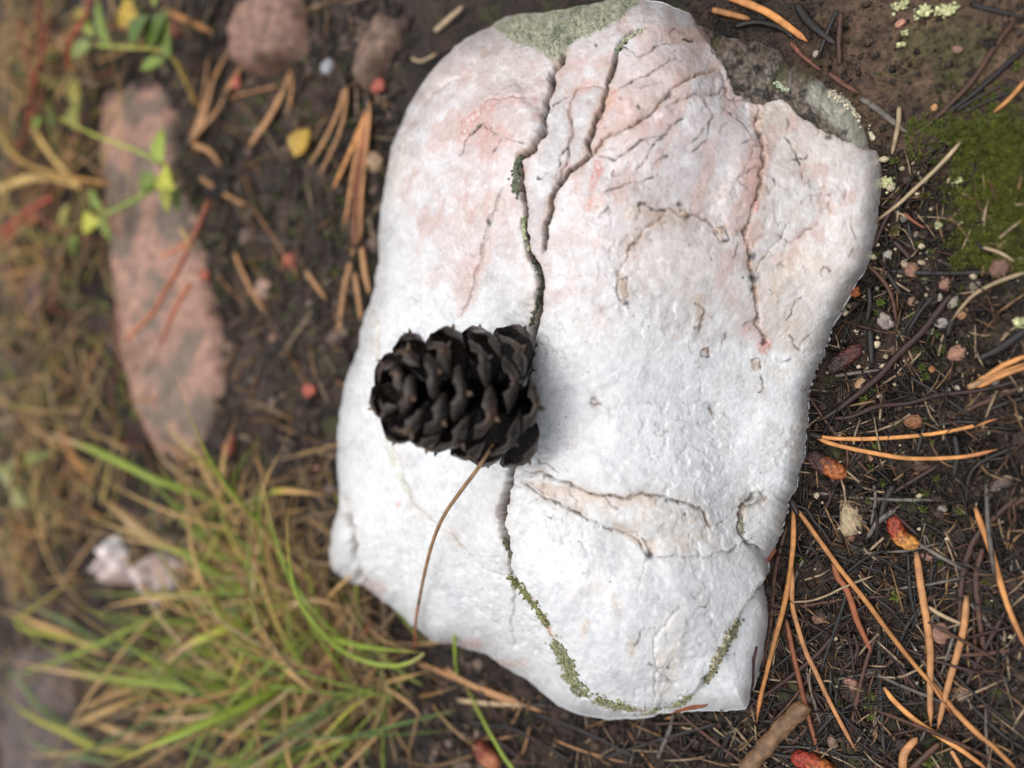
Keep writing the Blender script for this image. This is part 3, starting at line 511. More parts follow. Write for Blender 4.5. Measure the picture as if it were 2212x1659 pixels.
# ------------------------------------------------------------------ pine cone
CB = Rk(1130, 858, 0.0) + np.array([0.0, 0, .02]); ca = np.array([-.30, .06, .95]); ca /= np.linalg.norm(ca)
CS = 1.11
ex = np.cross([0, 1., 0], ca); ex /= np.linalg.norm(ex); ey = np.cross(ca, ex)
cone = empty('pine_cone', CB); tag(cone, 'dark wet open pine cone standing on the white rock', 'pine cone')
LC = 3.35
def scale_mesh(e, seed):
    rg = np.random.default_rng(seed); tp_ = float(sst(.8, 1, e)); elev = radians(0 + 40 * e + 26 * tp_ + rg.normal(0, 4)); ln = (1.62 - .42 * e - .42 * tp_) * rg.uniform(.93, 1.06); hw = (.74 - .20 * e - .16 * tp_) * rg.uniform(.93, 1.07)
    ns, nt = 15, 11; s = np.linspace(0, 1, ns); t = np.linspace(-1, 1, nt); S, T = np.meshgrid(s, t, indexing='ij')
    wprof = np.interp(S, [0, .25, .5, .68, .8, .9, .96, 1], [.30, .52, .80, .98, 1.0, .89, .70, .34]) * hw
    bend = .62; ang = elev + bend * S ** 1.5; st = ln / (ns - 1)
    Xc = .30 + np.concatenate([[0], np.cumsum(np.cos(elev + bend * s[1:] ** 1.5)) * st]); Zc = np.concatenate([[0], np.cumsum(np.sin(elev + bend * s[1:] ** 1.5)) * st])
    Yt = T * wprof; cup = .20 * hw * (T ** 2) * sst(.2, .8, S) * (1 + .2 * rg.normal())
    rip = .02 * rg.normal(size=S.shape) * sst(.3, .9, S)
    up = np.stack([Xc[:, None] - np.sin(ang) * (cup + rip), Yt, Zc[:, None] + np.cos(ang) * (cup + rip)], -1)
    thk = (.03 + .17 * sst(.50, .86, S) * sst(1.12, .82, S)) * (1 - .93 * np.abs(T) ** 2.4) + .012
    lo = up + np.stack([np.sin(ang) * thk, 0 * thk, -np.cos(ang) * thk], -1)
    V = np.vstack([up.reshape(-1, 3), lo.reshape(-1, 3)]); idx = np.arange(ns * nt).reshape(ns, nt); o = ns * nt; F = []
    for i in range(ns - 1):
        for j in range(nt - 1):
            a, b, c, d = idx[i, j], idx[i + 1, j], idx[i + 1, j + 1], idx[i, j + 1]; F += [(a, d, c, b), (a + o, b + o, c + o, d + o)]
    bd = list(idx[:, 0]) + list(idx[-1, 1:]) + list(idx[-2::-1, -1]) + list(idx[0, -2:0:-1])
    for k in range(len(bd)):
        a, b = bd[k], bd[(k + 1) % len(bd)]; F.append((a, b, b + o, a + o))
    ed = np.maximum(np.abs(T) ** 6 * sst(.35, .6, S), sst(.90, 1., S)); nz = n2(V[:, 0] * 2, V[:, 1] * 2, 1.6, seed); nzu, nzl = nz[:o].reshape(ns, nt), nz[o:].reshape(ns, nt)
    cu = np.array([.005, .003, .0025]) + ed[..., None] * np.array([.022, .016, .014]) * (1 + nzu[..., None])
    br = sst(.1, .6, nzu + .3 * rg.normal())[..., None] * .5; cu = cu * (1 - br) + np.array([.018, .007, .005]) * br
    cl = np.array([.0032, .0018, .0015]) + ed[..., None] * np.array([.036, .027, .022]); tp = (sst(.70, .97, S) * sst(.9, .1, np.abs(T)) * sst(-.1, .6, nzl + rg.normal(0, .35) + .1))[..., None]
    cl = cl * (1 - tp) + np.array([.07, .04, .022]) * tp
    tip = lo[-3, nt // 2] * .8 + up[-3, nt // 2] * .2; a9 = ang[-3, 0] - 1.0; dirt = np.array([cos(a9), 0, sin(a9)])
    return V, F, np.vstack([cu.reshape(-1, 3), cl.reshape(-1, 3)]), tip, dirt
def tocone(V, az, zz):
    c, s_ = cos(az), sin(az); L = np.stack([V[:, 0] * c - V[:, 1] * s_, V[:, 0] * s_ + V[:, 1] * c, V[:, 2] + zz], -1)
    return CS * (L @ np.stack([ex, ey, ca]))
for i in range(2, 43):
    e = (i / 42.0) ** .97; zz = .12 + LC * e; az = i * 2.39996 + .4
    V, F, C, tip, dr = scale_mesh(e, 300 + i)
    o = add('scale', mkmesh('scale', tocone(V, az, zz), F, C), M['cone'], cone)
    pth = np.array([tip - dr * .07, tip + dr * .03, tip + dr * .12, tip + dr * .20 + np.array([0, 0, .02])]); Vp, Fp, _, _ = sweep(pth, [.11 - .03 * e, .085, .05, .010], 7, .8)
    tan_ = random.random() ** 2; cpk = np.array([.012, .008, .006]) * (1 - tan_) + np.array([.17, .105, .06]) * tan_
    add('prickle', mkmesh('prickle', tocone(Vp, az, zz), Fp, cpk), M['cone'], o)
Vc, Fc, _, _ = sweep(np.array([[0, 0, z] for z in np.linspace(-.15, LC + .5, 10)]) @ np.stack([ex, ey, ca]), [.25, .4, .42, .42, .4, .38, .34, .3, .25, .1], 12)
add('core', mkmesh('core', Vc, Fc, (.008, .005, .004)), M['cone'], cone)
# ------------------------------------------------------------------ pine needles read off the photograph
NC = {'O': (.46, .205, .062), 'o': (.40, .19, .075), 'R': (.21, .065, .025), 'K': (.011, .009, .0085), 'B': (.06, .025, .015), 'M': (.028, .0105, .009), 'P': (.30, .22, .13), 'g': (.10, .085, .072), 'T': (.34, .175, .075), 'D': (.12, .045, .028)}
TIPC = {'O': (.30, .11, .04), 'o': (.32, .13, .05), 'R': (.16, .05, .025), 'K': (.02, .014, .012), 'B': (.04, .02, .015), 'M': (.02, .012, .01), 'P': (.22, .15, .09), 'g': (.06, .05, .045), 'T': (.22, .11, .05), 'D': (.06, .025, .016)}
lay = [0]
def nmesh(path, rad, c, seed, flat=.5, blunt=False):
    n = len(path); t = np.linspace(0, 1, n); tb = (sst(0, .10, t) * .35 + .65) * (1 + .07 * n2(t * 9, t * 0, 1, seed + 3)); te = 1 - .18 * sst(.45, .9, t) - sst(.90, 1.0, t) * .82 * (.4 if blunt else .85)
    V, F, tt, aa = sweep(path, rad * tb * te, 8, flat, True); C0, C1 = np.array(NC[c]), np.array(TIPC[c])
    k = np.clip(sst(.72, 1, tt) + .8 * n2(tt * 7, aa * 1.5, 1, seed) * (tt > .05) + .5 * n2(tt * 23, aa * 3, 1, seed + 7), 0, 1)[:, None] * .8
    C = C0 * (1 - k) + C1 * k; b = sst(.06, 0, tt)[:, None] * .7; C = C * (1 - b) + np.array((.03, .02, .015)) * b
    return mkmesh('needle', V, F, C, {'aa': aa})
def npath(crop, pts, h, m=20):
    P3 = []
    for p in pts:
        x, y = cp(crop, p); hh = h if len(p) < 3 else p[2]
        P3.append(Rk(x, y, .07) if inrock(x, y, -2) else Gd(x, y, hh))
    P3 = np.array(P3); return crv(P3, max(m, 5 * len(P3)))
def needle(crop, c, wd, pts, desc, parent=None, h=None, name='pine_needle', blunt=False, flat=.5):
    lay[0] += 1
    if h is None: h = .13 + .0045 * (lay[0] % 40) if c in 'OoRTP' else .09 + .004 * (lay[0] % 40)
    path = npath(crop, pts, h); mid = path[len(path) // 2]; rad = wd * CROP[crop][2] * pxcm(mid) / 2 * 1.0
    org = path[0].copy(); me = nmesh(path - (np.array(parent['_o']) if parent else org), rad, c, lay[0] * 3.1, flat, blunt)
    o = add(name if not parent else 'needle', me, M['needle'] if c in 'OoRTP' else M['wetneedle'], parent, None if parent else org)
    if not parent: tag(o, desc, 'pine needle')
    return o
def bundle(crop, base, desc, ndl, shc=(.03, .022, .018), shw=45, h=.15):
    b = Gd(*cp(crop, base), h); e = empty('needle_bundle', b); e['_o'] = b.tolist(); tag(e, desc, 'pine needles')
    ends = []
    for c, wd, pts in ndl: needle(crop, c, wd, [base] + pts, None, e, h=h + .03 * len(ends)); ends.append(pts[0])
    p1 = np.array(cp(crop, base)); p2 = np.mean([cp(crop, q) for q in ends], 0); dv = (p2 - p1) / np.linalg.norm(p2 - p1); L_ = shw * CROP[crop][2] * 1.5
    a3 = Gd(*(p1 - dv * L_ * .6), h); b3 = Gd(*(p1 + dv * L_), h + .02); r = shw * CROP[crop][2] * pxcm(b) / 2
    V, F, _, aa = sweep(crv([a3, (a3 + b3) / 2, b3], 7) - b, [r * .6, r, r * 1.05, r, r * 1.02, r * .95, r * .75], 8)
    add('sheath', mkmesh('sheath', V, F, shc, {'aa': aa}), M['wetneedle'], e); del e['_o']
# lower right litter
for a in [
 ('d','K',26,[(310,285),(430,310),(580,360),(760,430),(950,490),(1130,540),(1360,575)],'long black needle crossing below the tan chip and the orange catkin'),
 ('d','K',34,[(520,240),(640,290),(760,340),(900,410),(1050,490),(1130,515)],'thick black needle starting at the lower tip of the tan chip'),
 ('d','B',28,[(232,150),(200,260),(160,420),(140,600),(130,760),(100,930),(60,1080)],'dark brown needle hugging the lower right edge of the rock'),
 ('d','K',36,[(800,760),(800,950),(805,1150),(820,1400),(835,1670)],'broad black upright needle reaching the bottom edge'),
 ('d','K',22,[(480,600),(490,700),(480,790)],'short black needle stub between two crossing needles'),
 ('d','K',24,[(700,470),(780,560),(870,680),(980,800),(1120,905)],'black needle under the long orange needle, pointing to the pink pebble'),
 ('d','K',24,[(1690,860),(1560,1000),(1440,1140),(1380,1230)],'black needle slanting in from the right edge above the corner'),
 ('d','K',24,[(1700,960),(1620,1080),(1555,1170)],'short black needle at the right edge beside another parallel one'),
 ('d','K',34,[(1260,1150),(1400,1300),(1560,1450),(1720,1560)],'wide black needle parallel to the long orange needle near the corner'),
 ('d','K',26,[(850,950),(950,1050),(1080,1200)],'black needle running beneath the long orange needle at its middle'),
 ('d','K',24,[(500,1060),(492,1250),(460,1520)],'black needle between the two orange needles above the stick'),
 ('d','K',26,[(860,1180),(950,1240),(1090,1262)],'short black needle above the curved orange needle'),
 ('d','g',24,[(350,1030),(372,1150),(410,1300),(440,1400)],'grey weathered needle between the reddish and the pale orange needle'),
 ('d','g',14,[(540,1110),(700,1080),(790,1060)],'thin grey stalk touching the broad black upright needle'),
 ('d','M',26,[(640,830),(667,920),(630,1000),(545,1070)],'small maroon needle curled like a hook'),
 ('d','P',26,[(1100,660),(1200,720),(1340,780)],'pale tan needle fragment above the pink pebble'),
 ('d','K',24,[(980,330),(985,480),(1000,620),(1050,800)],'black needle left of the upright pinkish orange needle'),
 ('d','B',40,[(1660,-20),(1490,130),(1400,230),(1340,370),(1310,520),(1300,700),(1312,912)],'dark brown curved needle, left one of a hanging pair'),
 ('d','B',40,[(1440,300),(1400,480),(1410,650),(1430,800),(1452,950)],'dark brown curved needle, right one of a hanging pair'),
 ('d','M',30,[(1580,690),(1500,840),(1400,1020),(1320,1190)],'purple brown needle slanting down left near the right edge'),
 ('d','g',34,[(900,60),(800,130),(720,240)],'grey split needle between the tan chip and the orange catkin'),
 ('d','g',16,[(700,330),(860,322),(1000,310),(1180,265)],'thin grey needle touching the lower end of the orange catkin'),
 ('d','o',50,[(945,1680),(955,1570),(1035,1470)],'blunt pinkish brown needle tip near the bottom edge'),
 ('d','B',40,[(980,1690),(1080,1590),(1180,1500)],'brown needle end leaning on the bottom edge'),
 ('d','K',22,[(60,1530),(300,1530),(480,1545),(600,1590),(720,1590)],'black wavy needle passing over the stick near the bottom'),
 ('d','R',40,[(515,390),(545,480),(590,540),(630,640),(660,740),(710,850),(752,945)],'reddish orange needle behind the long orange needle'),
 ('d','R',32,[(225,740),(270,960),(310,1130),(350,1300),(400,1480),(427,1575)],'red brown needle with dark tip right of the rock corner'),
 ('d','o',32,[(262,420),(262,640),(300,800),(350,950),(400,1050),(470,1200),(540,1340),(610,1470),(657,1558)],'pale orange needle ending in a pointed red brown tip'),
 ('d','o',44,[(1030,320),(1042,420),(1065,580),(1095,760),(1115,930),(1115,1100),(1115,1250),(1120,1410)],'upright pinkish orange needle below the orange catkin'),
 ('d','o',40,[(1342,590),(1325,780),(1290,930),(1240,1100),(1200,1250),(1160,1425)],'orange needle leaning left, crossed by the dark brown needles'),
 ('d','O',36,[(1393,45),(1430,150),(1480,280),(1530,440),(1570,580),(1620,720),(1680,850),(1740,960)],'bright orange needle running off the right edge'),
 ('d','O',34,[(828,1158),(880,1230),(960,1310),(1060,1390),(1200,1480),(1340,1570),(1470,1670)],'curved orange needle with fine tip near the bottom right'),
 ('d','o',26,[(1245,1550),(1280,1610),(1320,1680)],'short orange needle fragment at the bottom beside the curved one'),
 ('d','K',20,[(735,640),(640,700),(540,750),(430,830),(320,910),(200,1000),(50,1128)],'thin black needle lying across the orange needles, upper of two'),
 ('d','M',28,[(552,765),(500,860),(400,970),(280,1070),(150,1170),(-20,1290)],'maroon needle lying across the orange needles, lower of two'),
 ('d','K',28,[(610,525),(580,640),(530,790),(480,930),(435,1070)],'black needle crossing the reddish orange needle'),
 ('d','P',14,[(250,632),(370,625),(480,590),(560,550),(680,500),(770,468)],'thin pale twig crossing the pale orange needle'),
 ('d','M',22,[(42,908),(20,1000),(15,1130),(-5,1230)],'dark needle propped against the lower right corner of the rock'),
 ('d','R',34,[(95,385),(130,340),(160,300)],'short red needle end tucked under the rock edge'),
 ('d','K',28,[(680,1680),(780,1570),(835,1525)],'black needle fragment below the moss tufts at the bottom'),
 ('d','K',30,[(330,420),(400,370),(470,335)],'short black splinter above the pale twig'),
 # right side, middle
 ('c','K',34,[(300,560),(290,760),(275,980),(262,1200),(235,1500)],'black needle wedged along the right edge of the rock'),
 ('c','K',45,[(1380,680),(1600,642),(1900,650)],'black needle just above the tip of the orange needle pair'),
 ('c','K',30,[(1370,955),(1500,990),(1750,990),(2090,955)],'black needle touching the lower needle of the orange pair'),
 ('c','K',40,[(1850,560),(2000,490),(2230,420)],'black needle leaving the right edge below the maroon needle'),
 ('c','B',45,[(1650,570),(1800,490),(2100,370),(2240,300)],'brown needle parallel under the long maroon needle'),
 ('c','K',38,[(2170,850),(1900,960),(1760,1060),(1710,1200),(1692,1450)],'black bent needle around the grey purple stone'),
 ('c','B',60,[(2240,1300),(2000,1450),(1870,1570)],'wide brown needle at the right edge below the grey purple stone'),
 ('c','g',34,[(530,232),(700,207),(940,175)],'grey needle under the dark catkin near the rock'),
 ('c','K',40,[(1320,690),(1280,850),(1260,930)],'short black needle between the needles of the orange pair'),
 ('c','K',55,[(1595,760),(1620,930),(1580,1150)],'thick black needle crossing the ends of the orange pair'),
 ('c','K',40,[(2050,740),(2075,880)],'small black splinter right of the orange pair tips'),
 ('c','K',36,[(1200,240),(1350,330),(1500,420),(1760,600)],'black needle crossing under the long maroon needle'),
 ('c','K',60,[(1060,1190),(1000,1300),(930,1500),(900,1700)],'bundle like black needle right of the tan chip'),
 ('c','g',30,[(880,1200),(890,1350),(850,1560)],'grey bark strip right of the tan chip'),
 ('c','M',46,[(455,606),(650,600),(800,545),(950,495),(1200,470),(1450,400),(1800,360),(2240,255)],'long maroon needle running from the rock to the right edge'),
 ('c','K',40,[(720,400),(600,500),(460,590)],'black needle beside the rock, lower of two parallel ones'),
 ('c','M',32,[(782,808),(700,950),(580,1130),(500,1300),(405,1525)],'brown needle crossing below the orange pair, beside the red brown catkin'),
 # right side, upper
 ('b','K',55,[(1010,850),(1200,862),(1500,872),(1920,860)],'straight black needle lying level in the grit'),
 ('b','P',36,[(2240,860),(2000,940),(1800,1040),(1680,1150),(1565,1300)],'pale grey tan bent grass stalk at the right'),
 ('b','K',58,[(1575,1270),(1530,1430)],'black charred splinter at the end of the pale stalk'),
 ('b','K',50,[(832,995),(842,1150),(810,1310)],'upright black needle piece close to the rock'),
 ('b','K',40,[(1000,870),(1080,1000),(1125,1065)],'small black needle touching the red brown needle'),
 ('b','K',40,[(1405,1080),(1300,1200),(1175,1395)],'black needle lying beside the wide maroon needle'),
 ('b','K',80,[(2240,1370),(2000,1540),(1790,1640)],'thick black twig at the right edge above the orange bundle'),
 ('b','R',20,[(1150,335),(1230,410),(1335,475)],'thin orange brown stalk among the moss tufts'),
 ('b','K',60,[(842,1370),(862,1690)],'black bark strip beside the brown clod'),
 ('b','K',36,[(1180,425),(1212,590)],'short black needle stub below the large moss tuft'),
 ('b','M',50,[(1055,590),(1130,660),(1205,750)],'dark broken needle beside the white grit'),
 ('b','P',30,[(1845,640),(2000,692),(2130,770)],'pale needle half hidden in the right hand moss'),
 ('b','B',38,[(808,788),(900,870),(990,980),(1050,1120),(1080,1315)],'red brown curved needle next to the rock edge'),
 ('b','M',66,[(1562,1065),(1450,1210),(1300,1400),(1150,1540),(1040,1659),(950,1765),(830,1870),(700,1975),(520,2110),(345,2200)],'wide maroon needle running down to the rock edge'),
 ('b','M',46,[(1125,165),(1040,290),(960,440),(900,580),(848,675)],'dark shiny needle leaning against the right edge of the rock'),
 ('a','P',36,[(1655,1255),(1500,1430),(1370,1560),(1250,1670),(1100,1810),(950,1925),(875,1985)],'pale dry stalk from the moss cushion to the rock'),
 # top right
 ('a','K',75,[(185,35),(290,180),(400,280),(545,395)],'thick black needle pair stub at the top'),
 ('a','K',40,[(555,85),(480,250),(388,495)],'black needle behind the thick stub at the top'),
 ('a','B',50,[(587,108),(570,350),(577,585)],'brown upright needle beside the black ones at the top'),
 ('a','D',40,[(135,375),(240,490),(410,630)],'dull red needle on the dark shelf of the rock'),
 ('a','D',46,[(475,645),(600,740),(745,825)],'rusty brown needle end lying against the rock top'),
 ('a','g',60,[(755,865),(900,960),(1050,1080),(1205,1195)],'grey jointed twig along the upper right edge of the rock'),
 ('a','P',42,[(1103,945),(1092,1120),(1038,1375)],'pale tan needle standing between twig and moss tufts'),
 ('a','K',38,[(1745,35),(2000,100),(2240,160)],'black needle at the upper right corner'),
 ('a','B',50,[(2150,155),(1950,420),(1750,720),(1500,980),(1265,1195)],'long brown black needle slanting over the bare soil'),
 ('a','K',50,[(2240,410),(1950,670),(1700,880),(1500,1015)],'black needle right of the long slanting one on the bare soil'),
 ('a','M',45,[(2080,720),(1850,840),(1600,985)],'maroon needle between two black ones above the moss cushion'),
 ('a','K',40,[(2240,760),(1950,870),(1640,1012)],'black needle along the top of the moss cushion'),
 ('a','O',36,[(2240,700),(2080,880),(1935,1005)],'pale orange needle at the right edge above the moss'),
 ('r','O',52,[(1000,-40),(1140,12),(1300,80),(1450,180),(1582,283)],'bright orange needle curving over the top edge of the picture'),
 ('r','O',44,[(932,66),(1050,95),(1195,132)],'short orange needle in the dark hollow above the rock'),
 ('r','K',40,[(1080,180),(1230,150),(1400,190),(1490,260)],'black needle in the hollow above the dark shelf'),
 # lower middle, below the rock
 ('P','T',13,[(905,1432),(985,1465),(1060,1500),(1140,1528)],'tan needle under the lower left edge of the rock, upper of two'),
 ('P','T',11,[(960,1440),(1010,1475),(1090,1505),(1130,1522)],'tan needle under the lower left edge of the rock, short one'),
 ('P','P',11,[(985,1512),(1060,1520),(1140,1524)],'pale needle under the lower left edge of the rock, lowest one'),
 ('P','R',12,[(1440,1538),(1480,1530),(1530,1522)],'short red needle pushed under the bottom tip of the rock'),
 ('P','K',10,[(1150,1540),(1260,1580),(1380,1640)],'black needle below the bottom edge of the rock'),
 ('P','K',11,[(1000,1560),(1120,1580),(1240,1650)],'black needle in the bottom litter left of the dark red catkin'),
 ('P','K',10,[(1300,1640),(1420,1600),(1560,1560)],'black needle rising to the right under the rock bottom'),
 ('P','M',12,[(1120,1635),(1090,1612),(1060,1590)],'maroon needle beside the dark red catkin at the bottom'),
 ('P','g',10,[(1420,1640),(1445,1580),(1455,1540)],'grey broken stalk standing below the rock bottom'),
]: needle(*a)
bundle('d', (268,30), 'orange needle bundle with dark sheath at the lower right rock edge', [('O',32,[(270,200),(262,330),(240,500),(200,700),(150,880),(100,1080),(60,1250),(42,1378)]), ('O',32,[(330,110),(430,250),(560,430),(720,630),(860,820),(1010,1010),(1130,1150),(1240,1318)]), ('K',22,[(350,60),(395,130),(450,190),(515,295)])], shw=44, h=.28)
needle('d','O',36,[(1110,1110),(1230,1262),(1400,1440),(1520,1540),(1660,1680)],'long orange needle reaching the lower right corner', h=.22)
bundle('c', (345,757), 'pair of orange needles spreading right from the rock edge', [('O',38,[(520,785),(800,790),(1100,775),(1400,745),(1700,690),(1978,608)]), ('O',42,[(450,815),(650,870),(900,920),(1150,960),(1400,965),(1700,945),(1982,882)])], shw=50, h=.2)
bundle('c', (1760,315), 'orange needle bundle entering from the right edge', [('O',52,[(1900,222),(2050,130),(2260,40)]), ('O',48,[(1850,305),(2000,232),(2260,140)]), ('O',30,[(1900,250),(2050,180),(2260,110)])], (.22,.13,.07), 60, h=.2)
# the needle propped between cone and ground
pth = crv([Wz(x, y, z) for x, y, z in [(1066,958,6.6),(1050,985,6.5),(1030,1015,6.35),(1000,1055,6.1),(960,1112,5.65),(935,1170,5.1),(918,1235,4.3),(905,1300,3.4),(898,1345,2.5),(897,1398,1.4)]], 40)
V, F, tt, aa = sweep(pth - pth[-1], .062 * (1 - .25 * sst(.8, 1, tt := np.linspace(0, 1, 40))), 8, .8); tt = np.repeat(np.linspace(0, 1, 40), 8)
k = sst(.55, 1, tt)[:, None]; C = np.array((.26, .155, .075)) * (1 - k) + np.array((.36, .10, .045)) * k; k2 = (sst(.6, .9, n2(tt * 9, tt * 0, 1, 5) + .4) * .6)[:, None]; C = C * (1 - k2) + np.array((.10, .06, .03)) * k2
C = np.where((np.abs(tt - .70) < .012)[:, None], np.array((.015, .012, .012)), C)
tag(add('pine_needle', mkmesh('pine_needle', V, F, C, {'aa': aa}), M['needle'], None, pth[-1]), 'long arched tan needle propped from the pine cone down to the ground', 'pine needle')
# blurred litter left of the rock
for a in [
 ('f','T',60,[(800,1175),(950,960),(1060,760),(1145,550)],'tan needle standing alone above the yellow leaf, longer one'),
 ('f','T',36,[(1108,905),(1135,760),(1152,590)],'thin tan needle right beside the longer one above the yellow leaf'),
 ('f','O',50,[(100,80),(330,180),(505,265)],'orange brown stalk left of the pale pink stone'),
 ('f','T',50,[(340,1160),(480,1220),(570,1340)],'tan needle bent towards the slab below the left bundle'),
 ('f','T',44,[(395,1425),(600,1560),(790,1660)],'tan needle lying right of the green leaved plant'),
 ('P','P',16,[(938,68),(965,45),(1002,12)],'pale broken stick at the top behind the rock'),
 ('P','P',8,[(888,125),(910,132),(945,115)],'thin pale stalk between brown stone and rock'),
 ('g','T',34,[(1295,425),(1350,560),(1465,765)],'tan needle lying midway between slab and rock'),
 ('g','T',34,[(1690,530),(1805,690)],'short tan needle left of the rock by the red bits'),
 ('g','T',40,[(2000,400),(2020,550),(2045,660)],'tan needle tight against the left edge of the rock'),
 ('g','T',36,[(1960,540),(1982,680),(2000,810)],'tan needle end against the left edge, lowest one'),
 ('g','T',42,[(1875,878),(1900,650),(1960,400),(1995,290)],'long tan needle upright beside the left edge of the rock'),
 ('g','K',24,[(1535,735),(1480,960),(1380,1160),(1225,1230)],'dark curved stem left of the pine cone'),
 ('g','T',34,[(20,480),(80,600),(165,745)],'tan needle at the left edge beside the purple leaf'),
 ('g','T',34,[(245,720),(345,625)],'short tan stick right of the purple leaf'),
 ('h','T',36,[(60,850),(90,640),(125,440)],'tan stalk upright at the far left above the grass'),
 ('h','T',40,[(190,480),(260,320),(340,190)],'tan stalk crossing at the left of the white stone'),
 ('h','O',50,[(290,10),(350,150),(450,290)],'orange stalk crossing the green blade at the left'),
]: needle(*a)
def lbundle(crop, base, desc, ndl, shw=50): bundle(crop, base, desc, ndl, shw=shw, h=.35)
lbundle('f', (305,1155), 'tan needle bundle fanning upward between slab and pale pink stone', [('T',44,[(400,950),(450,650),(470,430)]), ('T',44,[(430,950),(510,650),(645,380)]), ('T',44,[(420,1030),(560,860),(600,750)])])
needle('f','T',50,[(605,750),(670,640),(738,525)],'broken tan needle tip above the left bundle')
lbundle('f', (1562,650), 'pair of tan needles hanging right of the yellow leaf', [('T',40,[(1540,820),(1430,1080),(1268,1355)]), ('T',40,[(1580,800),(1520,1080),(1358,1425)])])
lbundle('f', (1755,810), 'rusty needle bundle with dark sheath left of the rock', [('O',44,[(1740,900),(1620,1200),(1470,1525)]), ('o',44,[(1740,920),(1650,1300),(1585,1700),(1560,1820)]), ('R',50,[(1750,920),(1720,1150),(1665,1500),(1640,2000)]), ('o',40,[(1765,900),(1740,1200),(1700,1600),(1690,1950)])], 60)
# ------------------------------------------------------------------ unnamed litter
var = []
for i in range(14):
    L_ = random.uniform(2.2, 5.5); c = random.choice('KKKKMBg' if i < 10 else 'TToP'); b = random.uniform(-.5, .5)
    p = crv([(-L_ / 2, 0, random.uniform(-.05, .05)), (-L_ / 6, b * .5, 0), (L_ / 4, b * .45, 0), (L_ / 2, 0, random.uniform(-.03, .08))], 12)
    me = nmesh(p, random.uniform(.04, .068), c, i * 1.7, blunt=i % 3 == 0); me.materials.append(M['needle'] if c in 'ToP' else M['wetneedle']); var.append((me, c))
CN = {'K': 'black', 'M': 'maroon', 'B': 'brown', 'g': 'grey', 'T': 'tan', 'o': 'orange tan', 'P': 'pale'}
LM = {'right': [(1830,1120,'the tan quartz chip'),(1955,1150,'the bent red and orange catkin'),(1870,930,'the spread orange needle pair'),(1670,1600,'the broken stick'),(1750,1650,'the red catkin at the bottom edge'),(2030,1365,'the flat pink pebble'),(2190,1640,'the lower right corner'),(2200,1300,'the right picture edge'),(1665,1400,'the lower right rock edge'),(1880,1400,'the long orange needle'),(2160,1040,'the grey purple stone'),(2050,1590,'the curved orange needle')],
      'grit': [(1912,694,'the pale oval stone'),(2030,588,'the level black needle'),(2000,424,'the large olive moss tuft'),(1900,480,'the dark shiny needle'),(2120,420,'the moss cushion'),(1825,770,'the dark maroon catkin'),(1960,720,'the wide maroon needle'),(2080,650,'the pale bent stalk'),(1900,930,'the spread orange needle pair')],
      'low': [(1450,1560,'the bottom tip of the rock'),(1055,1620,'the small dark red catkin'),(1050,1450,'the lower left rock edge'),(1640,1600,'the rock corner above the broken stick'),(1250,1600,'the bottom edge of the rock')],
      'back': [(300,600,'the long pink slab'),(550,80,'the pale pink stone'),(800,100,'the flat brown stone'),(648,312,'the yellow leaf'),(790,600,'the left edge of the rock'),(560,1250,'the grass tussocks'),(210,1210,'the white stone'),(80,150,'the upper left plants'),(60,800,'the left picture edge'),(560,600,'the tan needle midway between slab and rock')]}
def lmk(key, x, y): return min(LM[key], key=lambda q: (q[0] - x) ** 2 + (q[1] - y) ** 2)[2]
def filler(nn, xr, yr, cond, pick, label, group, lkey, hz=(.0, .12), sc_=(.7, 1.1)):
    k = 0; tr = 0
    while k < nn and tr < nn * 20:
        tr += 1; x, y = random.uniform(*xr), random.uniform(*yr)
        if inrock(x, y, 14) or not cond(x, y): continue
        me, c = random.choice([q for q in var if q[1] in pick]); p = Gd(x, y, random.uniform(*hz))
        o = bpy.data.objects.new('pine_needle', me); COL.objects.link(o); o.location = p * U
        o.rotation_euler = (random.uniform(-.5, .5), random.gauss(0, .05), random.uniform(0, 6.28)); s_ = random.uniform(*sc_); o.scale = (s_,) * 3
        tag(o, CN[c] + ' ' + label + ' near ' + lmk(lkey, x, y), 'pine needle', group); k += 1
filler(150, (1600, 2230), (1000, 1670), lambda x, y: y > 1180 or random.random() < .3, 'KMBg', 'weathered needle in the litter', 'dark needles in the lower right litter', 'right')
filler(34, (1560, 2230), (380, 1050), lambda x, y: x < 2060, 'KMBg', 'needle piece in the grit', 'dark needle pieces in the grit', 'grit', sc_=(.3, .7))
filler(40, (900, 1620), (1480, 1670), lambda x, y: True, 'KMBgT', 'weathered needle in the litter', 'needles below the rock', 'low')
filler(22, (80, 860), (0, 1000), lambda x, y: True, 'KMBg', 'blurred needle on the soil', 'dark needles behind the rock', 'back', (.05, .3))
filler(32, (0, 820), (0, 1500), lambda x, y: True, 'ToP', 'blurred needle on the soil', 'tan needles behind the rock', 'back', (.1, .4), (.5, .9))
